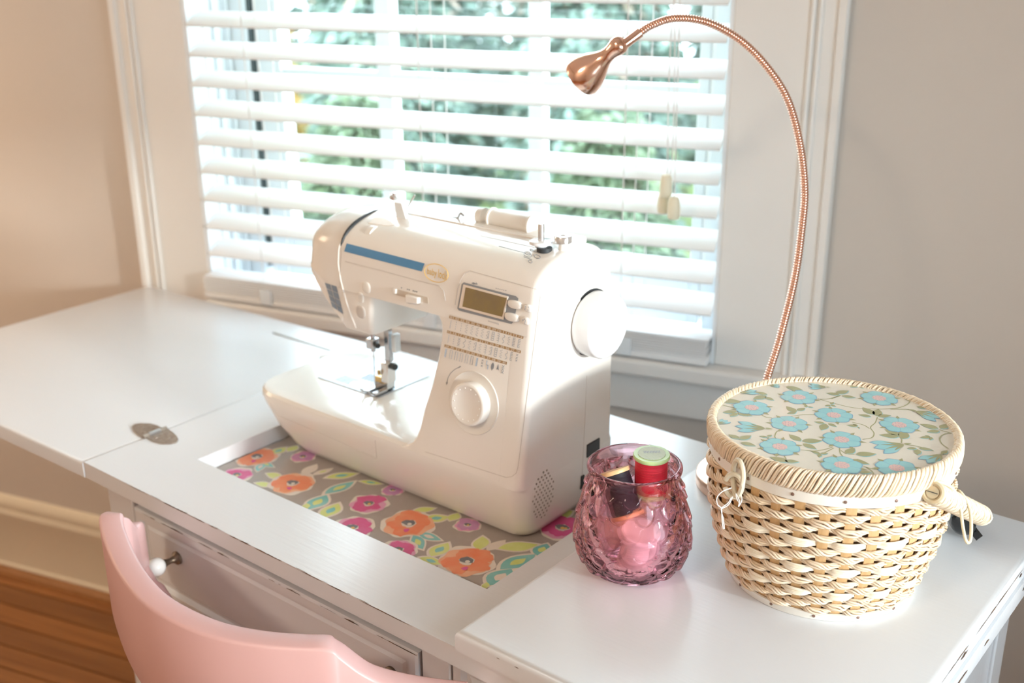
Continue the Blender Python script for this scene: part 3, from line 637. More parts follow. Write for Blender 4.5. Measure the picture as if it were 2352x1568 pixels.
# face cover at the left end
FPf = [(.8885,.936),(.8835,.955),(.8815,.985),(.8838,1.003),(.8867,1.022),(.8888,1.0337),(.8958,1.0448),(.9103,1.0548),(.930,1.0618),(.955,1.0665),(.980,1.0655),(1.004,1.0585),(1.021,1.0425),(1.031,1.015),(1.034,.985),(1.025,.955),(1.005,.936),(.95,.9325)]
FPf = [(p.x, p.y) for p in smoothpath([(a, c, 0) for a, c in FPf], 3, True)]
fc = MB()
def scl(P, k, kz=None, cy_=.958, cz_=1.0):     # shrink a section; the part below the middle by kz
    kz = k if kz is None else kz
    return [(cy_+(y-cy_)*k, cz_+(z-cz_)*(k if z > cz_ else kz)) for y, z in P]
fc.loft([ringx(x, scl(FPf, k, kz)) for x, k, kz in ((-.9866,.985,.985),(-.9874,1.0,1.0),(-.998,.999,.87),(-1.008,.997,.72),(-1.024,.975,.48),(-1.038,.935,.28),(-1.049,.875,.15),(-1.057,.78,.1),(-1.062,.63,.06),(-1.0645,.42,.04))])
fc_o = obj('face_cover', fc, M_white, sm, ang=28)
gapm = MB(); gapm.loft([ringx(x, inset(AP, .0016)) for x in (-.9845, -.990)]); obj('cover_gap', gapm, mat('gap_grey', (.22,.20,.18), .6, bump=(80,.05)), sm)
# bvh of all the shell pieces, for printing marks on them
sv = body.v+bed.v+fc.v; sf = list(body.f)+[tuple(i+len(body.v) for i in f) for f in bed.f]+[tuple(i+len(body.v)+len(bed.v) for i in f) for f in fc.f]
BV = BVHTree.FromPolygons([Vector(p) for p in sv], sf)
def hit(x, y, off=.0004):
    d = ray(x, y).normalized(); loc, n, i, dist = BV.ray_cast(CAM, d)
    if loc is None: return None
    if n.dot(d) > 0: n = -n
    return loc+n*off
def decal(mb, pts, off=.0004, m=0):
    P = [hit(x, y, off) for x, y in pts]
    if all(p is not None for p in P): mb.poly(P, m)
def dline(mb, pts, w, off=.0004, m=0, step=6):
    out = []
    for (x0, y0), (x1, y1) in zip(pts[:-1], pts[1:]):
        n = max(1, int(math.hypot(x1-x0, y1-y0)/step))
        out += [(x0+(x1-x0)*k/n, y0+(y1-y0)*k/n) for k in range(n)]
    out.append(pts[-1]); P = [hit(x, y, off) for x, y in out]; P = [p for p in P if p is not None]
    if len(P) > 1:
        mb.ribbon(P, w, (CAM-P[len(P)//2]).normalized(), m)
def quadpt(Q, s, t):   # bilinear in a pixel quad TL,TR,BR,BL
    (a, b_), (c, d_), (e_, f_), (g, h_) = Q
    return ((a*(1-s)+c*s)*(1-t)+(g*(1-s)+e_*s)*t, (b_*(1-s)+d_*s)*(1-t)+(h_*(1-s)+f_*s)*t)
def dtext(mb, txt, Q, off=.0006, m=0):
    vs, fs = glyph(txt); xs = [v[0] for v in vs]; ys = [v[1] for v in vs]
    x0, x1, y0, y1 = min(xs), max(xs), min(ys), max(ys)
    P = [hit(*quadpt(Q, (x-x0)/(x1-x0), 1-(y-y0)/(y1-y0)), off) for x, y in vs]
    if all(p is not None for p in P): mb.add(P, fs, m)
# blue stripe (strip follows the curved arm)
st = MB(); n = 14
top = [(797+(976-797)*i/n, 559+(605-559)*i/n) for i in range(n+1)]; bot = [(791+(969-791)*i/n, 577+(623-577)*i/n) for i in range(n+1)]
V = [hit(*p, .0005) for p in top]+[hit(top[i][0]*.5+bot[i][0]*.5, top[i][1]*.5+bot[i][1]*.5, .0005) for i in range(n+1)]+[hit(*p, .0005) for p in bot]; k = n+1
st.add(V, [(i+r*k, i+1+r*k, i+1+(r+1)*k, i+(r+1)*k) for r in (0, 1) for i in range(n)]); obj('blue_stripe', st, M_blue, sm)
lg = MB(); el = [(1003+27.5*cos(t)*.985+2.4*sin(t)*0-0, 627+20.5*sin(t)+7*cos(t)*.6) for t in [2*pi*i/40 for i in range(41)]]
dline(lg, el, .0008, .0005)
dtext(lg, 'baby', [(983,614),(1004.5,619.5),(1003,640),(981,633)], .0007); dtext(lg, 'lock', [(1008,618),(1028,624.5),(1027,643.5),(1007,637)], .0007)
obj('logo', lg, M_logo, sm, smooth=False)
# seams and outline of the control panel
sl = MB()
pan = [(1046,700),(1052,665),(1060,640),(1068,628),(1080,622),(1232,664),(1239,668),(1241,676),(1190,1072),(1186,1086),(1176,1094),(1163,1096),(977,1037)]
dline(sl, pan, .0007); dline(sl, [(1033,722),(1210,774)], .0005)
dline(sl, [(621,946),(752,1001),(866,1052)], .0006); dline(sl, [(866,1052),(862,1010)], .0004)
dline(sl, [(793,600),(880,622),(960,644),(1010,656),(1020,668),(1024,690)], .0009)
dline(sl, [(1347,862),(1343,960),(1338,1060),(1335,1150)], .0005); dline(sl, [(1280,583),(1340,585),(1352,620),(1356,660)], .0005)
obj('shell_seams', sl, M_line, sm, smooth=False)
ov = MB()
for q in ([(1104,542),(1262,576)], [(1146,566),(1205,581)]): dline(ov, q, .0005)
obj('top_seams', ov, M_line, sm, smooth=False)
# control panel print: three number bars, numbers and stitch symbols
br = MB(); nm = MB(); sy = MB()
rows = [((1033,727),(1203,775),14,1), ((1028,761),(1197,808),14,15), ((1022,793),(1165,834),12,29)]
def sym(kind, c, wx, hy):
    """little stitch drawing; c = top centre px, runs down the panel"""
    dx, dy = -.17, 1.0
    def P(u, v): return (c[0]+u*wx+v*hy*dx, c[1]+u*wx*.28+v*hy*dy)
    L_ = lambda pts, w=.00045: dline(sy, [P(u, v) for u, v in pts], w, .0005, 0, 50)
    if kind == 0: L_([(0,0),(0,1)])
    elif kind == 1:
        for k in range(4): L_([(0,k*.27),(0,k*.27+.15)])
    elif kind == 2: L_([(-.5 if k % 2 else .5, k/6) for k in range(7)])
    elif kind == 3: L_([(-.5 if k % 2 else .5, k/5) for k in range(6)]); L_([(.5,0),(.5,1)])
    elif kind == 4:
        L_([(-.5,0),(-.5,1)]); L_([(.5,0),(.5,1)])
        for k in range(5): L_([(-.5,k/4),(.5,k/4)])
    elif kind == 5:
        for k in range(4): L_([(-.5,k*.28),(.5,k*.28),(.1,k*.28+.26)])
    elif kind == 6: L_([(-.5,0),(.5,0),(.5,1),(-.5,1),(-.5,0)], .0005)
    elif kind == 7: L_([(0,0),(0,1)], .0022)
    elif kind == 8: L_([(-.4,0),(-.4,.5),(.4,.5),(.4,1)], .0012)
    elif kind == 9: decal(sy, [P(0,0),P(.6,.3),P(.6,.7),P(0,1),P(-.6,.7),P(-.6,.3)], .0005)
    elif kind == 10: decal(sy, [P(0,0),P(.6,.75),P(0,.65),P(-.5,.75)], .0005)
    elif kind == 11: L_([(-.5 if k % 2 else .5, k/3) for k in range(4)]); L_([(.5 if k % 2 else -.5, k/3) for k in range(4)])
    elif kind == 12:
        L_([(-.5,0),(-.5,1)])
        for k in range(6): L_([(-.5,k/5.2),(.4,k/5.2)])
    elif kind == 13: L_([(.45*sin(2*pi*t*1.6), t) for t in [i/10 for i in range(11)]])
    elif kind == 14:
        for k in range(3): L_([(-.4,k*.33+.02),(.4,k*.33+.24)]); L_([(.4,k*.33+.02),(-.4,k*.33+.24)])
KIND = [0,1,1,2,2,2,2,3,4,5,13,2,12,12, 0,1,11,13,2,3,2,5,3,4,2,13,12,14, 7,6,6,6,6,6,7,14,8,9,10,11]
ki = 0
for (a0, a1), (b0, b1), n, first in rows:
    q = [(a0,a1-3),(b0,b1-3),(b0-1,b1+3.2),(a0-1,a1+3.2)]
    for j in range(6): decal(br, [quadpt(q, j/6, 0), quadpt(q, (j+1)/6, 0), quadpt(q, (j+1)/6, 1), quadpt(q, j/6, 1)], .0004)
    for i in range(n):
        s0 = (i+.18)/n; s1 = (i+.82)/n
        dtext(nm, '%02d' % (first+i), [quadpt(q, s0, .12), quadpt(q, s1, .12), quadpt(q, s1, .88), quadpt(q, s0, .88)], .0006)
        cx_, cy_ = quadpt(q, (i+.5)/n, 1); sym(KIND[ki], (cx_-1, cy_+3), 5.2, 19); ki += 1
obj('number_bars', br, M_brown, sm, smooth=False); obj('stitch_numbers', nm, M_numw, sm, smooth=False)
# small marks
dline(sy, [(1027,880),(1029,868),(1035,857),(1045,848),(1056,842)], .0006); decal(sy, [(1056,840),(1060,841),(1053,846)]); decal(sy, [(1025,877),(1029,878),(1026,884)])
decal(sy, [(1083,650),(1088,648),(1095,651),(1093,646),(1098,653),(1088,653)])
for k in range(6): decal(sy, [(1139+k*4.4,661+k*1.0),(1141.6+k*4.4,661.6+k*1.0),(1141.4+k*4.4,662.8+k*1.0),(1138.8+k*4.4,662.2+k*1.0)])
for k in range(9): dline(sy, [(1122+k*2.8,735.5+k*.7),(1123+k*2.8,738.5+k*.7+k*.2)], .0004, step=50)
for x in (1, 2.6, 2.8): pass
for cx_, n in ((923,1),(937,2),(950,3)):
    for j in range(n): decal(sy, [(cx_+j*4-1.5,658.5+(cx_-923)*.27+j),(cx_+j*4+2,660.5+(cx_-923)*.27+j),(cx_+j*4-1.5,662.5+(cx_-923)*.27+j)])
ce = MB(); dline(ce, [(783,556),(779,575),(778,605),(783,640),(796,690),(809,728),(819,752)], .0015, .0006); obj('cover_edge_highlight', ce, M_numw, sm, smooth=False)  # white ribbon painted on as the highlight along the cover's edge
# bobbin diagram on the arm top
for cx_, cy_, rx, ry in ((1212,586,9,4.5),(1212,582,7,3.5),(1234,590,7,4),(1218,601,4.5,3.2),(1221,575,4,1.8)):
    dline(sy, [(cx_+rx*cos(t), cy_+ry*sin(t)+.25*rx*cos(t)) for t in [2*pi*i/14 for i in range(15)]], .0006, step=50)
dline(sy, [(1146,566),(1205,581)], .0005); dline(sy, [(1203,590),(1222,597)], .0006); dline(sy, [(1226,578),(1238,580)], .0006)
obj('grey_markings', sy, M_grey, sm, smooth=False, kind='stuff')
# LCD
scr = MB(); decal(scr, [(1066,648),(1186,680),(1191,685),(1190,693),(1180,738),(1175,744),(1168,742),(1055,713),(1051,708),(1052,703),(1061,652)], .0005); obj('lcd_surround', scr, M_grey, sm, smooth=False)
def prism(name, pts, o0, o1, material, parent, bev=0):
    p = MB(); lo = [hit(x, y, o0) for x, y in pts]; hi = [hit(x, y, o1) for x, y in pts]
    p.loft([lo, hi]); return obj(name, p, material, parent, bevel=bev, ang=30)
bz = prism('lcd_bezel', [(1066,652.5),(1169,680.5),(1158,734),(1055.5,706.5)], .0004, .0016, M_bezel, sm, .0004)
scr = MB(); P = [hit(x, y, .0018) for x, y in ((1072,659),(1166,684),(1155.5,727),(1064.5,703.5))]; scr.poly(P); obj('lcd_screen', scr, M_lcd, bz, smooth=False)
def button(name, cx_, cy_, rx, ry, h, material, parent, sk=.28):
    p = MB(); rings = []
    for k, o in ((1.0, -.0002), (1.0, h*.55), (.9, h*.85), (.65, h)):
        rings.append([hit(cx_+k*rx*abs(cos(t))**.8*(1 if cos(t) > 0 else -1), cy_+k*ry*abs(sin(t))**.8*(1 if sin(t) > 0 else -1)+sk*k*rx*cos(t), o) for t in [2*pi*i/20 for i in range(20)]])
    p.loft(rings); return obj(name, p, material, parent, ang=50)
for c in ((1184,699,16,10),(1177,728,16,10)): button('select_button', *c, .0032, M_white, sm)
for c in ((1214,707.5,8.5,8.8),(1208,736.5,8.5,8.8)): button('round_button', *c, .0026, M_white, sm)
bm_ = MB()
for x, y in ((1211,703),(1217,705),(1210,709),(1216,711)): dline(bm_, [(x,y-2),(x-.4,y+2)], .0005, .0030, step=50)
dline(bm_, [(1205,731),(1204,737)], .0005, .0030, step=50); dline(bm_, [(1205,735),(1210,731)], .0005, .003, step=50); dline(bm_, [(1211,733),(1209,743)], .0005, .0030, step=50)
obj('button_marks', bm_, M_grey, sm, smooth=False)
for c, mt in (((842,660,9,12.5), M_white2), ((828.5,683,7.5,11.5), M_white2), ((829.5,716,10,14), M_line)): button('sew_button', *c, .0016, mt, sm, .5)
# speed slider
prism('slider_slot', [(905,662),(983,683),(984,697),(906,676)], -.0002, .0004, mat('slot_beige', (.62,.55,.47), .4, noise=(30,.4,(1,1,1),(.58,.51,.43))), sm)
prism('speed_slider', [(938,674),(968,682),(967,697),(939,695)], .0, .0062, M_white, sm, .0015)
prism('slider_end', [(905,661),(913,663),(912,676),(906,674)], 0, .003, M_white, sm, .0008)
# selection dial
dn_ = Vector((0, -1, .150)).normalized(); dc = hit(1088, 925, 0)
d = MB(); d.lathe(dc, [(.0362,-.002),(.0362,.0006),(.0357,.0012),(.0352,.0008),(.0262,.0005)], 48, dn_); obj('dial_ring', d, M_white2, sm, ang=40)
dc2 = dc
d = MB(); d.lathe(dc2, [(.0248,-.001),(.0248,.0095),(.0242,.0115),(.0226,.0125),(.0210,.0123),(.0200,.0117),(.002,.0117)], 48, dn_); dl = obj('selector_dial', d, M_white, sm, ang=40)
d = MB()
a_ = Vector((1,0,0)); e1 = (a_-dn_*a_.dot(dn_)).normalized(); e2 = dn_.cross(e1)
for k in range(14): d.sphere(dc2+dn_*.0119+e1*(.0186*cos(2*pi*k/14))+e2*(.0186*sin(2*pi*k/14)), .0007, 8)
obj('dial_dots', d, M_numw, dl)
# hand wheel
wc_ = Vector((XR_, .985, .9745)); ax = Vector((1, -.03, 0))
d = MB(); d.lathe(wc_, [(.0385,-.002),(.0385,.0006)], 40, ax); obj('wheel_recess', d, M_dark, sm)
d = MB(); d.lathe(wc_+Vector((.0,-.001,.0)), [(.0350,.001),(.0372,.004),(.0375,.012),(.0372,.0235),(.0362,.0262),(.0340,.0275),(.0305,.0270),(.0295,.0258),(.010,.0262),(.001,.0262)], 48, ax); obj('hand_wheel', d, M_wheel, sm, ang=40)
# speaker holes
d = MB()
for r_ in range(-6, 7):
    for c_ in range(-3, 4):
        y = .8985+c_*.0062+(r_ % 2)*.0031; z = .7915+r_*.0048
        if ((y-.8995)/.0205)**2+((z-.7915)/.0300)**2 > 1: continue
        loc, n_, i_, _ = BV.ray_cast(Vector((-.5, y, z)), Vector((-1, 0, 0)))
        if loc is None: continue
        d.lathe(loc+n_*.0002, [(.0014,-.0008),(.0013,.0001)], 8, n_)
obj('speaker_holes', d, mat('hole_shade', (.42,.38,.33), .8, noise=(50,.4,(1,1,1),(.34,.31,.27))), sm)
for y0_, y1_, z0_, z1_ in ((.982,1.008,.806,.823),(.972,.978,.768,.786)):
    obj('power_socket', MB().box(XR_-.006, XR_+.0012, y0_, y1_, z0_, z1_), M_dark, sm, bevel=.001)
# needle plate, needle bar, presser foot
obj('needle_plate', MB().box(-1.098, -.984, .932, 1.030, .8195, .8222), mat('plate_steel', (.44,.47,.51), .42, .7, noise=(80,.4,(1,6,1),(.52,.54,.57))), sm, bevel=.0006)
d = MB()
for k in range(5): d.box(-1.050+k*.006, -1.048+k*.006, .966, .985, .8218, .8228)
d.box(-1.075, -1.020, .940, .960, .8218, .8223)
obj('feed_dogs', d, mat('feed_dog', (.22,.23,.25), .4, .8, noise=(200,.4,(1,1,1),(.34,.35,.37))), sm)
obj('bobbin_cover', MB().lathe((-1.035, .950, .8217), [(.0145,0),(.0145,.0006),(.012,.0009),(.001,.0009)], 24), M_clear, sm)
for x, y in ((-1.0,.943),(-1.0,1.02),(-1.08,.943),(-.996,.985)):
    obj('plate_screw', MB().lathe((x, y, .8218), [(.0024,0),(.0022,.0006),(.0006,.0007)], 12), M_steel, sm)
nx, ny = -.983, .955
obj('needle_bar', MB().lathe((nx-.016, ny-.012, .880), [(.0032,0),(.0032,.070)], 12), M_steel, sm)
obj('needle_clamp', MB().box(nx-.0225, nx-.010, ny-.019, ny-.006, .884, .898), M_steel, sm, bevel=.0015)
obj('needle', MB().lathe((nx-.016, ny-.012, .828), [(.0003,0),(.0007,.012),(.0008,.056)], 8), M_steel, sm)
obj('clamp_screw', MB().lathe((nx-.010, ny-.013, .891), [(.0035,0),(.0035,.008)], 12, (1,-.4,0)), M_dark, sm)
obj('thread_guide', MB().box(nx-.030, nx+.012, ny-.020, ny-.004, .928, .9375), M_bronze, sm, bevel=.001)
obj('presser_bar', MB().box(nx-.004, nx+.004, ny-.004, ny+.004, .850, .940), M_steel, sm, bevel=.001)
obj('ankle', MB().box(nx-.007, nx+.006, ny-.010, ny+.006, .838, .866), M_chrome, sm, bevel=.0015)
obj('ankle_screw', MB().lathe((nx+.006, ny-.003, .862), [(.0042,0),(.0042,.010),(.002,.0105)], 14, (1,-.2,.1)), M_dark, sm)
obj('foot_lever', MB().box(nx+.006, nx+.013, ny-.002, ny+.010, .880, .905), M_clear, sm, bevel=.002)
obj('brass_screw', MB().lathe((nx-.007, ny-.010, .852), [(.0036,0),(.0036,.004)], 12, (-.6,-.8,0)), M_brass, sm)
ft = MB(); ft.box(nx-.028, nx-.020, ny-.022, ny+.012, .8235, .8262); ft.box(nx-.012, nx-.004, ny-.022, ny+.012, .8235, .8262); ft.box(nx-.028, nx-.004, ny-.002, ny+.012, .8235, .834)
ft.tube(smoothpath([(nx-.024,ny-.020,.825),(nx-.024,ny-.027,.8268),(nx-.024,ny-.031,.831)], 4), .0014, 6, 0); ft.tube(smoothpath([(nx-.008,ny-.020,.825),(nx-.008,ny-.027,.8268),(nx-.008,ny-.031,.831)], 4), .0014, 6, 0)
obj('presser_foot', ft, M_steel, sm, bevel=.0005)
obj('foot_clip', MB().box(nx-.022, nx-.006, ny-.006, ny+.004, .834, .842), M_brass, sm, bevel=.001)
# back lever of the presser lifter seen under the arm
obj('lifter_lever', MB().box(-.900, -.860, 1.030, 1.046, .945, .975), M_white2, sm, bevel=.004)
# dark thread slot beside the face cover
sp = [(y, z) for y, z in AP if z > 1.031 and y < .958]
d = MB(); d.tube([(-.9880, y, z+.0004) for y, z in sp], [.0004+.0024*sin(pi*(i+.0)/(len(sp)-1))**.8 for i in range(len(sp))], 8); obj('thread_slot', d, M_dark, sm)
# marks on the face cover
d = MB(); Q = [(746,648),(774,657),(790,722),(763,704)]
for r_ in range(4):
    for c_ in range(2): decal(d, [quadpt(Q, c_/2+.03, r_/4+.01), quadpt(Q, (c_+1)/2-.03, r_/4+.01), quadpt(Q, (c_+1)/2-.03, (r_+1)/4-.01), quadpt(Q, c_/2+.03, (r_+1)/4-.01)], .0005)
obj('threading_label', d, mat('slate_label', (.20,.28,.38), .35, noise=(90,.6,(1,1,1),(.28,.34,.42))), sm, smooth=False)
# top: tension dial, thread guides, spool, bobbin winder
d = MB(); d.lathe((-.957, .915, 1.0445), [(.0125,-.0045),(.0135,-.004),(.0135,.004),(.0125,.0045)], 28, (1,0,0)); obj('tension_dial', d, M_white2, sm, ang=40)
prism('dial_window', [(846,513),(862,500),(880,500),(898,509),(906,517),(890,519)], 0, .0007, M_bezel, sm)
d = MB(); d.hexa([(-.948,.944,1.06),(-.930,.944,1.06),(-.930,.950,1.06),(-.948,.950,1.06),(-.950,.943,1.083),(-.937,.943,1.083),(-.937,.949,1.083),(-.950,.949,1.083)]); obj('thread_guide_post', d, M_clear, sm, bevel=.001)
d = MB(); d.lathe((-.953, .946, 1.085), [(.0035,0),(.0055,.001),(.0055,.005),(.003,.006),(.003,.009)], 14, (.3,0,1)); obj('guide_cap', d, M_chrome, sm)
d = MB(); d.tube(smoothpath([(-.935,.952,1.078),(-.928,.953,1.088),(-.924,.953,1.093)], 4), .0013, 6); obj('guide_hook', d, M_chrome, sm)
d = MB(); d.tube(smoothpath([(-.905,.975,1.066),(-.888,.975,1.0665),(-.876,.975,1.0685),(-.872,.975,1.074),(-.866,.975,1.072)], 5), .0016, 6); obj('wire_guide', d, M_steel, sm)
d = MB(); d.box(-.955, -.705, .958, 1.000, 1.060, 1.0678); obj('top_cover', d, M_white, sm, bevel=.0016)
obj('spool_recess', MB().box(-.842, -.742, .962, .998, 1.066, 1.0684), M_white2, sm, bevel=.0006)
d = MB(); d.lathe((-.835, .982, 1.074), [(.002,-.014),(.009,-.013),(.010,-.004),(.004,0),(.004,.006),(.0125,.0065),(.0125,.0085),(.0105,.009),(.0105,.066),(.0135,.0665),(.0135,.0685),(.006,.069)], 28, (1,0,0)); obj('thread_spool', d, M_numw, sm, ang=40)
wcx = pz(1243, 566, 1.0662); obj('winder_slot', MB().lathe(wcx+Vector((.006,-.002,0)), [(.0085,-.004),(.0085,.0006)], 24), M_dark, sm)
d = MB(); d.lathe(wcx, [(.007,0),(.007,.003),(.0130,.0035),(.0132,.0065),(.0125,.0070),(.0035,.0070)], 32); wd2 = obj('bobbin_winder', d, M_wheel, sm, ang=40)
d = MB(); d.lathe(wcx+Vector((0,0,.007)), [(.0036,0),(.0036,.0165),(.0030,.0185),(.001,.019)], 16); obj('winder_pin', d, M_chrome, wd2)
stp = pz(1293, 572, 1.0650)
d = MB(); d.lathe(stp, [(.0052,-.003),(.0048,.010)], 20); ws = obj('winder_stop', d, M_white, sm)
d = MB(); d.lathe(stp+Vector((0,0,.0075)), [(.0090,0),(.0098,.0006),(.0098,.0070),(.0092,.0078),(.0030,.0078),(.0026,.0070),(.0004,.0070)], 28); obj('stop_cap', d, M_chrome, ws, ang=40)

# ------------------------------------------------------------------ pink glass jar and its spools
JC = Vector((-.535, .846, RZ))
def jr(h):   # outer radius by height (0..0.118)
    K = [(0,.034),(.004,.042),(.012,.0495),(.025,.0560),(.038,.0580),(.055,.0562),(.072,.0525),(.088,.0485),(.100,.0455),(.108,.0442)]
    for (a, ra), (c, rc) in zip(K[:-1], K[1:]):
        if h <= c:
            t = (h-a)/(c-a); return ra+(rc-ra)*t
    return K[-1][1]
jar = thing('glass_jar', JC, 'pink glass jar with scale-like bubbles, holding thread spools', 'jar')
NT, NH = 286, 130; NSC = 12
rows_c = [.1085-.0168*k for k in range(7)]
rings = []
for i in range(NH+1):
    h = .0015+.1025*i/NH; ring = []
    for j in range(NT):
        th = 2*pi*j/NT; best = 0
        for k, hc in enumerate(rows_c):          # upper scales overlap the row below
            dv = h-hc; rs = .0190
            if dv > .004 or dv < -rs: continue
            u = th/(2*pi)*NSC+.5*(k % 2); du = (u-round(u))*2*pi*.054/NSC
            q = (du/.0142)**2+(min(dv, 0)/rs)**2
            if q < 1:
                e_ = min(1, (1-q)/.50); best = (.50-.50*dv/rs-.30*(du/.0142)**2)*(e_*e_*(3-2*e_)); break
        fade = min(1, max(0, (h-.002)/.006))*min(1, max(0, (.104-h)/.008))
        r = jr(h)+.0048*best*fade-.0008
        ring.append(JC+Vector((r*cos(th), r*sin(th), h)))
    rings.append(ring)
def circ(r, h): return [JC+Vector((r*cos(2*pi*j/NT), r*sin(2*pi*j/NT), h)) for j in range(NT)]
rings = [circ(.004, .0003), circ(.031, .0003)]+rings
rings += [circ(r, h) for r, h in ((.0446,.1065),(.0456,.1085),(.0466,.1110),(.0470,.1138),(.0464,.1160),(.0450,.1172),(.0432,.1170),(.0416,.1155),(.0406,.1125),(.0396,.107),(.0400,.101),(.0428,.091),(.0476,.075),(.0513,.057),(.0522,.040),(.0500,.025),(.0440,.013),(.034,.0075),(.004,.0068))]
g = MB(); g.loft(rings); obj('jar_body', g, M_pink, jar, ang=60)
def spool(name, label, base, axis, r, h, cthread, cend, capr=1.12, wood=False, group=None, endlabel=None):
    t = thing(name, base, label, 'thread spool', group); ax = Vector(axis).normalized(); base = Vector(base)
    mt = mat(name+'_thread', cthread, .4, noise=(40,.4,(1,1,30),tuple(min(1, c*1.25+.01) for c in cthread)), bump=(60,.5,(.2,.2,40)))
    me_ = mat(name+'_end', cend, .35, noise=(60,.4,(1,1,1),tuple(min(1, c*1.08) for c in cend)))
    p = MB(); p.lathe(base, [(r*.96,.004),(r,.006),(r,h-.006),(r*.96,h-.004)], 28, ax); obj('thread', p, mt, t, ang=40)
    for h0, h1 in ((0,.004),(h-.004,h)):
        p = MB(); p.lathe(base, [(r*capr*.97,h0),(r*capr,h0+.0008),(r*capr,h1-.0008),(r*capr*.97,h1)], 28, ax); obj('spool_end', p, me_, t, ang=40)
    return t, base+ax*h, ax
top = pd(1493, 1037, 1.02)
rt, tp, ax = spool('red_spool', 'red thread spool with light green cap sticking out of the pink jar', JC+Vector((.0150,.0065,.086)), (.02,-.04,1), .0160, .0440, (.55,.012,.035), (.52,.70,.34), 1.12)
p = MB(); p.lathe(tp, [(.0135,-.0005),(.0135,.0006)], 24, ax); obj('cap_label', p, mat('faded_label', (.66,.74,.58), .5, noise=(220,.4,(1,6,1),(.50,.58,.46))), rt)
p = MB()
e1 = RT-ax*RT.dot(ax); e1.normalize(); e2 = ax.cross(e1)
for k in range(11): c = tp+ax*.0008+e1*(-.0075+k*.0015)+e2*.002; p.add([c-e2*.002, c+e1*.0008-e2*.002, c+e1*.0008+e2*.0025, c+e2*.0025], [(0,1,2,3)])
obj('cap_print', p, M_grey, rt, smooth=False)
spool('black_spool', 'black thread spool with tan wooden ends leaning inside the pink jar', JC+Vector((.0085,-.0215,.0690)), (-.46,.12,.82), .0150, .0480, (.016,.017,.026), (.74,.50,.26), 1.10)
spool('white_spool', 'off-white thread spool with printed paper end low in the pink jar', JC+Vector((.010,-.008,.0125)), (.20,-.15,.9), .0175, .0440, (.80,.74,.74), (.88,.84,.86), 1.10)
spool('pink_spool', 'pale pink thread spool lying at the bottom of the pink jar', JC+Vector((-.030,.004,.026)), (.55,.82,.05), .0150, .0400, (.82,.62,.62), (.84,.74,.66), 1.1)
spool('brown_spool', 'tan thread spool standing at the back of the pink jar', JC+Vector((-.012,.028,.0095)), (.05,.0,1), .0140, .0450, (.50,.30,.24), (.62,.42,.28), 1.1)

# ------------------------------------------------------------------ straw sewing basket
BC = Vector((-.384, .957, RZ)); 
bk = thing('sewing_basket', BC, 'round woven straw sewing basket with aqua flowered lid', 'basket')
def br_(h):
    K = [(0,.0865),(.010,.0900),(.025,.0955),(.045,.1020),(.070,.1080),(.095,.1115),(.118,.1128),(.135,.1130),(.16,.113)]
    for (a, ra), (c, rc) in zip(K[:-1], K[1:]):
        if h <= c: t = (h-a)/(c-a); return ra+(rc-ra)*t
    return K[-1][1]
def bp(r, th, h): return BC+Vector((r*cos(th), r*sin(th), h))
NS = 32
HB0, HB1 = .0085, .1325
lin = MB(); hs_ = [0,.01,.02,.035,.05,.07,.09,.11,.13,.142]
lin.loft([[bp(br_(h)-.0052, 2*pi*j/64, h) for j in range(64)] for h in hs_]); obj('gap_shade_backing', lin, M_gapshade, bk)  # dark cylinder put in for the shade seen between the weavers
for s_ in range(NS):
    th = 2*pi*s_/NS; stm = MB(); rr = []
    for h in [HB0-.003+(HB1+.004-HB0)*i/9 for i in range(10)]:
        w = .0047; r = br_(h)
        rr.append([bp(r-.0014, th-w/r, h), bp(r-.0002, th-w/r, h), bp(r+.0004, th, h), bp(r-.0002, th+w/r, h), bp(r-.0014, th+w/r, h)])
    stm.loft(rr); obj('stake', stm, M_stake, bk, ang=40)
NR = 17; pitch = (HB1-HB0)/NR; SATIN = {3, 7, 11}
for i in range(NR):
    h = HB0+pitch*(i+.5); row = MB(); par = (i % 2)*pi; NPT = NS*12; ns = i in SATIN
    nst = 5 if ns else 5
    for k in range(nst):
        path = []; ph = 2*pi*k/nst; jit = random.uniform(-.0004, .0004)
        for j in range(NPT):
            th = 2*pi*j/NPT; wv = cos(NS/2*th+par); sgn_ = math.copysign(abs(wv)**.65, wv)
            rad = br_(h)+.0029*sgn_; out = .5+.5*sgn_
            if ns: dh = (k-2)*.00165*(.55+.45*out); dr_ = .0004
            else:
                tw = ph-th*NS*.62+.5*sin(NS*th+i); dh = .0027*sin(tw)*(.55+.45*out); dr_ = .0013*cos(tw)
            path.append(bp(rad+dr_, th, h+dh+jit))
        row.tube(path, [.00098 if ns else .00118]*NPT, 6, 0, closed=True, flat=(1.05,.95))
    obj('satin_weave_row' if ns else 'weave_row', row, M_satin if ns else M_straw, bk, ang=80)
def band(name, h0, h1, r0, r1, th_):
    b_ = MB(); b_.loft([[bp(r, 2*pi*j/96, h) for j in range(96)] for r, h in ((r0-th_,h0),(r0,h0+.0004),(r1,h1-.0004),(r1-th_,h1),(r0-th_,h0))], cap0=False, cap1=False); return obj(name, b_, M_band, bk, ang=50)
band('base_band', .0, .0092, .0895, .0925, .002); band('upper_band', .1325, .1445, .1152, .1152, .003)
nl = MB(); nl.lathe((0,0,0), [(.0017,0),(.0015,.0007),(.0005,.0009)], 10, (1,0,0))
nail0 = bpy.data.meshes.new('nail'); nail0.from_pydata(nl.v, [], nl.f); nail0.materials.append(M_nail)
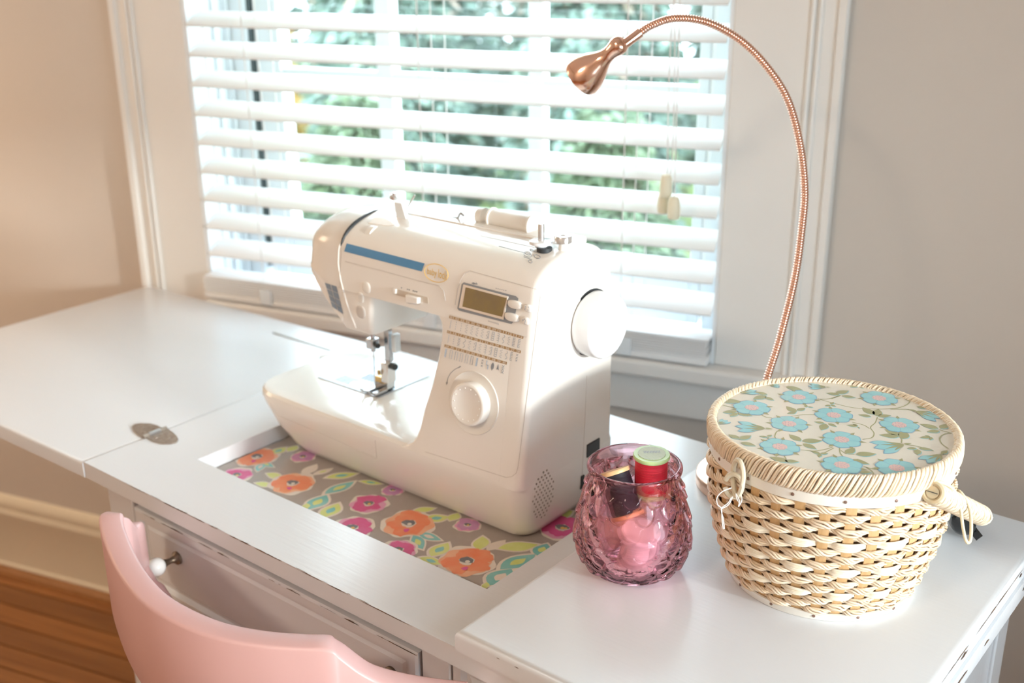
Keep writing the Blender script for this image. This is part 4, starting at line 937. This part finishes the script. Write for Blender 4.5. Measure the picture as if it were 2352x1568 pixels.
for nn_, h, r in ((16,.1385,.1152),(14,.0052,.0911)):
    for k in range(nn_):
        th = 2*pi*(k+.35)/nn_; o = bpy.data.objects.new('nail', nail0); COL.objects.link(o); o.parent = bk
        o.location = bp(r, th, h)-BC; o.rotation_euler = (0, 0, th); ORIG[o.name] = BC
# lid: cream flowered panel, rim wound with straw
LZ = .1605; LR = .1095
lid = MB(); lid.loft([[bp(r, 2*pi*j/96, h) for j in range(96)] for r, h in ((.1105,.1445),(.1140,.1450),(.1140,.1590),(LR+.001,LZ+.0006),(LR,LZ-.0003),(.05,LZ),(.0015,LZ))]); lid_o = obj('lid', lid, M_lidpanel, bk, ang=35)
bind = MB(); NB = 138
for k in range(NB):
    th0 = 2*pi*k/NB; a_s = -.145+random.uniform(-.02,.02); rad = .00205*random.uniform(.85,1.15)
    prof_ = [(LR+.0004,.1600),(LR+.0024,.1630),(.1142,.1632),(.1168,.1605),(.1174,.1555),(.1172,.1500),(.1162,.1455),(.1140,.1435)]
    for q in (-1, 1):
        bind.tube(smoothpath([bp(r+random.uniform(-.0003,.0003)+(.0004 if q > 0 else 0), th0+q*.30*2*pi/NB+a_s*(i/(len(prof_)-1)-.3), h) for i, (r, h) in enumerate(prof_)], 2), rad*.62, 5)
obj('rim_binding', bind, M_straw2, lid_o, ang=80, kind='stuff')
# printed flowers on the lid
lp = MB(); PZ = RZ+LZ
LM = [M_lolive, M_ledge, M_lblue, M_lpink, M_lvio]
def clipd(p):
    d = Vector((p.x-BC.x, p.y-BC.y)); R_ = LR-.0012
    if d.length > R_: d = d.normalized()*R_
    return Vector((BC.x+d.x, BC.y+d.y, p.z))
def lflower(x, y, r=.0183, rot=0.0):
    c = pz(x, y, PZ)
    for k in range(6):
        a = rot+2*pi*(k+.5)/6
        lp.poly([clipd(c+Vector(((.80+.42*(i == 1))*r*cos(a+da), (.80+.42*(i == 1))*r*sin(a+da), .00012))) for i, da in enumerate((-.22, 0, .22))]+[clipd(c+Vector((.5*r*cos(a), .5*r*sin(a), .00012)))], 0)
    for kk, mm, dz in ((1.0, 1, .0002), (.945, 2, .0003)):
        lp.poly([clipd(c+Vector((r*kk*(.84+.17*abs(cos(3*t))**.55+.02*sin(11*t+x))*cos(t+rot), r*kk*(.84+.17*abs(cos(3*t))**.55+.02*sin(11*t+x))*sin(t+rot), dz))) for t in [2*pi*i/60 for i in range(60)]], mm)
    for k in range(6):   # petal divisions
        a = rot+2*pi*(k+.5)/6; lp.ribbon([clipd(c+Vector((q*r*cos(a), q*r*sin(a), .00036))) for q in (.34, .80)], .0004, (0,0,1), 1)
    lp.poly([clipd(c+Vector((r*.37*(1+.06*sin(9*t))*cos(t), r*.37*(1+.06*sin(9*t))*sin(t), .0004))) for t in [2*pi*i/26 for i in range(26)]], 3)
    for i in range(16):
        a = i*2.399; q = r*.34*math.sqrt((i+.5)/16); s = .00055
        lp.poly([clipd(c+Vector((q*cos(a)+s*cos(t), q*sin(a)+s*sin(t), .0005))) for t in (0,1.57,3.14,4.71)], 4)
def lleaf(x, y, tx, ty, w=.52):
    c0, c1 = pz(x, y, PZ), pz(tx, ty, PZ); d = c1-c0; l = d.length; d.normalize(); s = Vector((-d.y, d.x, 0))
    for off, k in (((.0008,-.0006), 1), ((0,0), 0)):
        lp.poly([clipd(c0+Vector((off[0], off[1], .00006 if k else .0001))+d*(l*t)+s*(sg*w*l*.5*sin(pi*t**.8))) for sg, ts in ((1, [i/7 for i in range(8)]), (-1, [i/7 for i in range(6, 0, -1)])) for t in ts], 2 if k else 0)
def lstem(pts, w=.0011): lp.ribbon([clipd(p+Vector((0,0,.00005))) for p in smoothpath([pz(x, y, PZ) for x, y in pts], 6)], w, (0,0,1), 0)
def lbud(x, y, tx, ty):
    c0, c1 = pz(x, y, PZ), pz(tx, ty, PZ); d = c1-c0; l = d.length; d.normalize(); s = Vector((-d.y, d.x, 0))
    for k, (a, ww) in enumerate(((.42,.17),(-.42,.17),(0,.2))):
        dd = d*cos(a)+s*sin(a); ss = Vector((-dd.y, dd.x, 0))
        for kk, mm, dz in ((1.06, 1, .0001), (1, 2, .0002)): lp.poly([clipd(c0+dd*(l*t*kk)+ss*(sg*kk*ww*l*sin(pi*t**1.5))+Vector((0,0,dz+k*.00002))) for sg, ts in ((1, [i/8 for i in range(9)]), (-1, [i/8 for i in range(7, 0, -1)])) for t in ts], mm)
    for si, (a, q) in enumerate(((.55,.62),(.2,.75),(-.2,.75),(-.55,.62),(pi,.28))):
        dd = d*cos(a)+s*sin(a); ss = Vector((-dd.y, dd.x, 0))
        lp.poly([clipd(c0+dd*(l*q*t)+ss*(sg*.055*l*sin(pi*t**.6))+Vector((0,0,.0003+.00004*si))) for sg, ts in ((1, [0,.2,.5,.8,1]), (-1, [.8,.5,.2])) for t in ts], 0)
def cr(x, y): return (1620+x/3.794, 860+y/3.794)
for i, (x, y) in enumerate([(405,290),(815,198),(1515,207),(1120,355),(730,430),(1690,440),(1190,568),(650,630),(1190,790),(1668,815)]): lflower(*cr(x, y), rot=.3+i*.45)
for a in [(520,470,270,450),(1050,110,900,100),(1830,320,2060,380),(1730,610,1480,640),(300,160,440,140),(2050,700,1940,770),(120,430,190,400),(560,95,650,100)]: lbud(*cr(a[0], a[1]), *cr(a[2], a[3]))
for a in [(700,105,850,135),(540,175,430,150),(530,185,415,215),(520,195,600,225),(1140,165,1250,140),(1170,175,1050,160),(1190,185,1310,200),(120,225,320,235),(275,320,150,330),(280,335,215,365),(280,335,410,360),(790,330,705,275),(800,315,870,290),(790,330,710,340),(890,280,940,285),(875,285,880,262),(1040,425,945,410),(1050,430,1010,485),(1070,425,1145,455),(1445,365,1330,350),(1470,350,1370,285),(1490,360,1510,300),(1500,365,1620,355),(1690,530,1560,475),(1690,540,1510,525),(1720,560,1740,490),(2030,470,1870,430),(2040,490,1930,500),(2050,470,2120,430),(830,580,730,520),(840,580,1020,575),(850,600,970,650),(1230,690,1300,640),(1310,695,1490,690),(1260,740,1430,780),(720,760,560,715),(690,750,820,760),(1340,850,1450,850),(300,560,200,520),(300,565,400,530),(310,590,440,620),(1840,640,1755,645),(1850,650,1850,700),(1860,640,1980,655),(1960,545,1870,550),(1970,545,1960,570),(1960,540,1910,530),(1000,690,920,665),(1000,690,990,720),(1000,690,1070,685),(540,545,470,535),(545,545,550,560),(540,540,580,525),(1330,455,1340,470),(1330,450,1230,440),(1330,445,1280,430),(1090,265,1040,275),(1090,262,1140,280),(1090,258,1120,240),(1260,105,1340,95),(1340,105,1380,120),(1840,280,1940,290),(1740,180,1860,240),(2060,690,2110,660)]: lleaf(*cr(a[0], a[1]), *cr(a[2], a[3]))
for a in [[(980,210),(1120,250),(1300,290),(1500,300),(1680,290),(1770,250),(1790,200)],[(980,215),(1080,210),(1180,180)],[(740,365),(850,350),(960,350)],[(1500,370),(1480,420),(1440,460),(1470,510),(1450,550),(1370,565)],[(1280,415),(1380,440),(1430,470)],[(660,480),(620,500),(605,540),(620,560)],[(490,350),(530,370),(580,375)],[(1170,640),(1175,680),(1205,720)],[(1180,660),(1230,690),(1300,695)],[(1380,800),(1450,820),(1510,825)],[(1400,805),(1450,840),(1470,870)],[(2150,510),(2090,515),(2045,550),(2060,600),(2120,645)],[(2040,480),(2110,500),(2150,512)],[(1710,595),(1710,560),(1680,525)],[(1750,610),(1850,625),(1990,665)],[(830,655),(950,665),(1050,650),(1110,630)],[(150,265),(260,290)],[(1040,680),(1120,640)],[(690,710),(700,740),(640,770)],[(1610,300),(1800,305),(1840,320)],[(250,340),(300,300)],[(720,300),(760,320)],[(1170,185),(1100,210)]]: lstem([cr(*q) for q in a])
obj('flower_print', lp, LM, lid_o, smooth=False, kind='stuff')
# clasp: two bone rings with threads
def ringpath(c, a1, a2, ra, rb, n=28, egg=.0, gap=0):
    return [c+a1*(ra*cos(t)*(1-egg*sin(t)))+a2*(rb*sin(t)) for t in [gap/2+(2*pi-gap)*i/(n-1 if gap else n) for i in range(n)]]
th = math.radians(252.5); outw = Vector((cos(th), sin(th), 0)); tang = Vector((-sin(th), cos(th), 0))
c1 = bp(.1225, th, .1385); 
cl = MB(); cl.tube(ringpath(c1, (tang*.96+outw*.25).normalized(), (ZV-outw*.02), .0088, .0178, egg=-.18), .0024, 8, closed=True); obj('clasp_ring', cl, M_cclasp, lid_o, label='larger bone-coloured ring of the clasp')
c2 = bp(.1235, th-.03, .1300)
cl = MB(); cl.tube(ringpath(c2, (outw*.55-tang*.85).normalized(), ZV, .0080, .0115, gap=.7), .0023, 8); obj('clasp_ring', cl, M_cclasp, bk, label='smaller bone-coloured hooked ring of the clasp')
def thr(pts, r=.00045, dep=.965): 
    p = MB(); p.tube(smoothpath([pd(x, y, dep+dd) for x, y, dd in pts], 6), r, 5); return p
DT = (c1-CAM).dot(FW)
for q in ([(1680,1120,0),(1660,1128,-.004),(1647,1142,-.006),(1648,1158,-.005),(1657,1168,-.004),(1658,1190,-.004),(1661,1215,-.004)], [(1680,1142,0),(1672,1155,-.003),(1657,1168,-.004),(1661,1190,-.004),(1664,1214,-.004)], [(1683,1140,0),(1674,1158,-.003),(1658,1168,-.004)], [(1690,1132,0),(1692,1145,-.003),(1700,1156,-.003),(1704,1146,-.003),(1702,1136,0)], [(1691,1133,0),(1698,1150,-.004),(1696,1163,-.004),(1703,1150,-.003),(1700,1136,0)], [(1707,1052,0),(1702,1058,-.004),(1705,1066,-.004)]):
    obj('sewing_thread', thr(q, dep=DT), M_thread, bk)
# wound handle with cord loop
DB = (BC+Vector((0,0,.13))-CAM).dot(FW)
h0 = pd(2143, 1131, DB-.102); h1 = pd(2256, 1184, DB+.030); hax = (h1-h0).normalized(); hl = (h1-h0).length
d = MB(); d.lathe(h0, [(.0082,.0),(.0088,.002),(.0088,hl-.002),(.0078,hl)], 24, hax); hd = obj('handle', d, M_wrapend, bk)
wr = MB(); nW = 58
a_ = Vector((0,0,1)); e1 = (a_-hax*a_.dot(hax)).normalized(); e2 = hax.cross(e1)
for k in range(nW):
    for sgn in (1, -1):
        pth = []; x0 = .003+(hl-.006)*k/nW
        for j in range(13):
            t = j/12; a = sgn*(t*pi*1.05)+k*2.4+.2*sgn; pth.append(h0+hax*min(max(x0+.010*(t-.5), .001), hl-.001)+(e1*cos(a)+e2*sin(a))*.0094)
        wr.tube(pth, .0012*random.uniform(.85,1.15), 5)
obj('handle_binding', wr, M_straw2, hd, ang=80, kind='stuff')
d = MB(); d.tube([h0+hax*.0002+(e1*cos(t)+e2*sin(t))*.0082 for t in [2*pi*i/24 for i in range(24)]], .0022, 6, closed=True); obj('handle_end_ring', d, M_wrapend, hd)
d = MB(); d.lathe(h0-hax*.0014, [(.0055,0),(.0055,.002)], 20, hax); obj('dowel_end', d, M_wrapend, hd)
d = MB(); d.box(-.0045, .0045, -.0004, .0004, -.0003, .0003); 
d.v = [tuple(h0-hax*.0016+e1*v[2]*1.2+e2*v[0]+hax*v[1]) for v in d.v]; obj('dowel_crack', d, M_dark, hd)
for x in (.012, .022):
    d = MB(); d.lathe(h0+hax*x+(-FW*.7+UP*.4).normalized()*.0100, [(.0018,0),(.0015,.0012)], 10, (-FW*.7+UP*.4)); obj('nail', d, M_nail, hd)
lpz = [(2128,1112,-.088),(2150,1106,-.100),(2178,1114,-.090),(2196,1134,-.066),(2206,1168,-.062),(2211,1205,-.060),(2217,1236,-.058),(2223,1246,-.057),(2229,1238,-.056),(2231,1206,-.054),(2228,1172,-.052),(2219,1148,-.050),(2206,1130,-.046),(2196,1124,-.040)]
d = MB(); d.tube(smoothpath([pd(x, y, DB+dd) for x, y, dd in lpz], 5), .00155, 8); obj('cord_loop', d, M_loop, bk, ang=80)

# ------------------------------------------------------------------ gooseneck lamp
LC = Vector((-.525, 1.085, RZ))
la = thing('gooseneck_lamp', LC, 'copper gooseneck desk lamp arching over the sewing machine', 'lamp')
d = MB(); d.lathe(LC, [(.062,0),(.0648,.0008),(.065,.002),(.065,.0125),(.0640,.0142),(.0620,.0150),(.004,.0152)], 64); obj('base', d, M_copper_b, la, ang=40)
dep = 1.2866
NP = [(1712,1066),(1725,1010),(1760,875),(1790,780),(1825,640),(1842,520),(1848,430),(1835,320),(1805,220),(1750,140),(1690,85),(1620,50),(1550,42),(1497,58),(1462,80)]
NP3 = [LC+Vector((0,0,.014))]+[pd(x, y, dep) for x, y in NP[1:]]
pth = smoothpath(NP3, 12)
seg = [0]
for a, c in zip(pth[:-1], pth[1:]): seg.append(seg[-1]+(c-a).length)
TL = seg[-1]; nrib = int(TL/.0031)
fine = []; rad = []
import bisect
def along(s):
    i = min(max(bisect.bisect(seg, s)-1, 0), len(pth)-2); t = (s-seg[i])/(seg[i+1]-seg[i]); return pth[i].lerp(pth[i+1], t)
for k in range(nrib):
    for t, rr in ((.0,.0038),(.22,.0045),(.5,.0047),(.78,.0045)): fine.append(along(TL*(k+t)/nrib)); rad.append(rr)
d = MB(); d.tube(fine, rad, 14); obj('gooseneck', d, M_copper, la, ang=80)
s0 = pd(1464, 79, dep); s1 = pd(1424, 109, dep); sd = (s1-s0).normalized()
d = MB(); d.lathe(s0-sd*.004, [(.0046,0),(.0058,.0005),(.0058,(s1-s0).length*.98),(.0070,(s1-s0).length+.004)], 20, sd); obj('sleeve', d, M_copper, la, ang=40)
hdv = (pd(1343, 172, dep+.034)-pd(1419, 106, dep)).normalized(); H0 = pd(1421, 104, dep)
d = MB(); d.lathe(H0, [(.0035,-.0085),(.0080,-.0075),(.0108,-.003),(.0112,.0015),(.0103,.006),(.0090,.011),(.0086,.016),(.0095,.022),(.0125,.029),(.0172,.037),(.0215,.046),(.0240,.054),(.0248,.0605),(.0240,.063),(.0225,.0622),(.0210,.055),(.0160,.048),(.010,.046),(.001,.046)], 40, hdv); obj('lamp_head', d, M_copper, la, ang=50)
d = MB(); d.lathe(H0+hdv*.0465, [(.0008,.004),(.0075,.0035),(.0085,.001),(.0085,0)], 20, hdv); obj('lens', d, M_clear, la)

# ------------------------------------------------------------------ sunglasses behind the basket
SGc = Vector((-.305, 1.128, RZ))
sg = thing('sunglasses', SGc, 'glossy black sunglasses lying behind the straw basket', 'sunglasses')
gx = (pz(2245,1232,RZ+.004)-pz(2196,1188,RZ+.004)); gx.z = 0; gx.normalize(); gy = Vector((-gx.y, gx.x, 0))
def lensshape(c, nx_, s=1):
    p = MB(); rings = []
    for k, o in ((1.0, 0), (.8, .0035), (.45, .006), (.05, .007)):
        rings.append([c+gx*(.026*k*cos(t))+ZV*(.0205*k*sin(t)*(1-.12*cos(t)))+nx_*(o-.003*abs(cos(t))) for t in [2*pi*i/28 for i in range(28)]])
    back = [[q-nx_*.0025 for q in r] for r in rings[::-1]]
    p.loft(rings[::-1]+[[q-nx_*.0025 for q in rings[0]], [q-nx_*.0025 for q in rings[3]]]); return p
fc0 = pz(2210, 1240, RZ); fc0 = Vector((fc0.x, fc0.y, RZ+.0218)); tocam = -(gy if gy.dot(FW) > 0 else -gy)
tilt_n = (tocam*.85+ZV*.5).normalized()
for o_ in (-.004, -.066):
    obj('lens', lensshape(fc0+gx*(o_-.010), tocam), M_black, sg, ang=60)
d = MB(); d.tube(smoothpath([fc0+gx*(-.040)+ZV*.006, fc0+gx*(-.045)+ZV*.010+tocam*.003, fc0+gx*(-.050)+ZV*.006], 4), .0022, 8); obj('bridge', d, M_black, sg)
tt = -tocam
for o_, z_ in ((.012, .010), (-.104, .008)):
    st_ = fc0+gx*o_+ZV*z_
    d = MB(); d.tube(smoothpath([st_, st_+tt*.012+gx*(-.002 if o_ > 0 else .002), st_+tt*.018+gx*(-.035 if o_ > 0 else .035)-ZV*.004, st_+tt*.022+gx*(-.075 if o_ > 0 else .075)-ZV*.012], 6), [.0032]*19, 8, flat=(1.5,.7)); obj('temple', d, M_black, sg)
d = MB(); q0, q1 = pz(2250,1236,RZ+.006), pz(2197,1180,RZ+.022)
d.tube(smoothpath([q1, q1.lerp(q0, .5)+ZV*.002, q0], 5), .0030, 8, flat=(1.8,.8)); obj('temple', d, M_black, sg)

# ------------------------------------------------------------------ chair
ch = thing('dining_chair', (-.855, .70, 0), 'pink painted wooden chair with bowed back rail at the cabinet', 'chair')
CX, CY = -.855, .513
spine = [tuple(py_(306,1206,.622)),tuple(py_(303,1199,.618)),tuple(py_(298,1203,.611)),tuple(py_(290,1209,.602)),(-1.050,.588,.775),(-1.045,.577,.785),(-1.007,.556,.786),(-.939,.528,.786),(-.883,.512,.786),(-.843,.507,.786),(-.799,.509,.786),(-.761,.517,.786),(-.723,.532,.787),(-.693,.549,.788),(-.674,.562,.788),(-.667,.569,.780),(-.653,.581,.762),(-.641,.592,.751),(-.622,.605,.745),(-.598,.620,.742),(-.575,.636,.740)]
P = smoothpath(spine, 5)
crest = MB(); rings = []
for i, p in enumerate(P):
    t = P[min(i+1, len(P)-1)]-P[max(i-1, 0)]; t.z = 0; t.normalize(); nrm = Vector((-t.y, t.x, 0))   # towards the desk
    s = abs(p.x-CX); th = .0125; zb_ = .668+.02*(s/.26)**2; r_ = .0034
    prof_ = [(-th,zb_+r_),(-th+r_*.3,zb_+r_*.3),(-th+r_,zb_),(th-r_,zb_),(th-r_*.3,zb_+r_*.3),(th,zb_+r_),(th,p.z-r_),(th-r_*.3,p.z-r_*.3),(th-r_,p.z),(-th+r_,p.z),(-th+r_*.3,p.z-r_*.3),(-th,p.z-r_)]
    rings.append([Vector((p.x, p.y, 0))+nrm*(a-.10*(.786-zz)*0)+Vector((0,0,zz)) for a, zz in prof_])
crest.loft(rings); obj('crest_rail', crest, M_chair, ch, ang=50)
for sgn in (-1, 1):
    if sgn < 0: pp = [py_(306,1214,.620), py_(312,1290,.618), py_(342,1350,.614), py_(392,1440,.606), py_(393,1530,.602), Vector((-1.0,.600,.45)), Vector((-1.02,.585,0))]
    else: pp = [Vector(q) for q in ((-.622,.608,.722),(-.630,.61,.69),(-.645,.61,.65),(-.67,.605,.60),(-.68,.602,.55),(-.684,.60,.45),(-.66,.585,0))]
    d = MB(); d.tube(smoothpath(pp, 6), [.0118]*7+[.0125]*6+[.0165]*24, 14, flat=(1.15,.9)); obj('back_post', d, M_chair, ch, ang=60)
    d = MB(); d.tube([(CX+sgn*.135, CY+.47, .43), (CX+sgn*.148, CY+.50, .0)], [.019,.014], 14); obj('leg', d, M_chair, ch)
    d = MB(); d.tube([(CX+sgn*.165, CY+.09, .20), (CX+sgn*.142, CY+.485, .20)], .010, 10); obj('stretcher', d, M_chair, ch)
d = MB(); d.tube([(CX-.15, CY+.30, .20), (CX+.15, CY+.30, .20)], .010, 10); obj('stretcher', d, M_chair, ch)
for a in (-.10, -.035, .035, .10):
    d = MB(); d.tube([(CX+a, CY+.012+abs(a)*.08, .675), (CX+a*.9, CY+.125, .44)], .0075, 10); obj('spindle', d, M_chair, ch)
d = MB(); rings = []
for z, k in ((.430,.97),(.434,1),(.446,1),(.455,.985),(.452,.7),(.449,.2)):
    rings.append([Vector((CX+.172*k*math.copysign(abs(cos(t))**.7, cos(t))*(1-.10*(sin(t) > 0)*abs(sin(t))), CY+.325+.215*k*math.copysign(abs(sin(t))**.7, sin(t)), z)) for t in [2*pi*i/40 for i in range(40)]])
d.loft(rings); obj('seat', d, M_chair, ch, ang=50)

# ------------------------------------------------------------------ added ceiling light (unseen behind the camera, warm fill for the room side)
cp = wp(-1.0, -1.20, HC)
cl_ = thing('fill_ceiling_light', cp, 'added unseen ceiling light with frosted dome, for warm fill', 'lamp')
d = MB(); d.lathe(cp, [(.19,0),(.19,-.02),(.17,-.03)], 40); obj('canopy', d, M_trim, cl_)
d = MB(); d.lathe(cp, [(.17,-.028),(.16,-.06),(.13,-.09),(.07,-.11),(.002,-.115)], 40); obj('dome', d, mat('lit_dome', (.9,.85,.75), .5, emit=((1,.82,.64), CEIL_W), noise=(5,.4,(1,1,1),(.92,.87,.77))), cl_)

# unseen floor lamp, added outside the frame to warm the left wall
fpz = wp(-2.30, 1.02, 0)
flp = thing('fill_floor_lamp', fpz, 'added unseen floor lamp with pale drum shade, for warm fill', 'lamp')
d = MB(); d.lathe(fpz, [(.13,0),(.13,.015),(.02,.022)], 32); obj('base', d, M_bronze, flp)
d = MB(); d.lathe(fpz, [(.010,.02),(.010,1.42)], 12); obj('pole', d, M_bronze, flp)
d = MB(); d.loft([[fpz+Vector((r*cos(2*pi*j/36), r*sin(2*pi*j/36), z)) for j in range(36)] for r, z in ((.20,1.28),(.16,1.58),(.157,1.58),(.197,1.28),(.20,1.28))], cap0=False, cap1=False)
obj('shade', d, mat('lit_shade', (.85,.76,.62), .8, emit=((1,.77,.55), FLOOR_FILL_W), noise=(30,.4,(1,1,1),(.87,.78,.64))), flp)
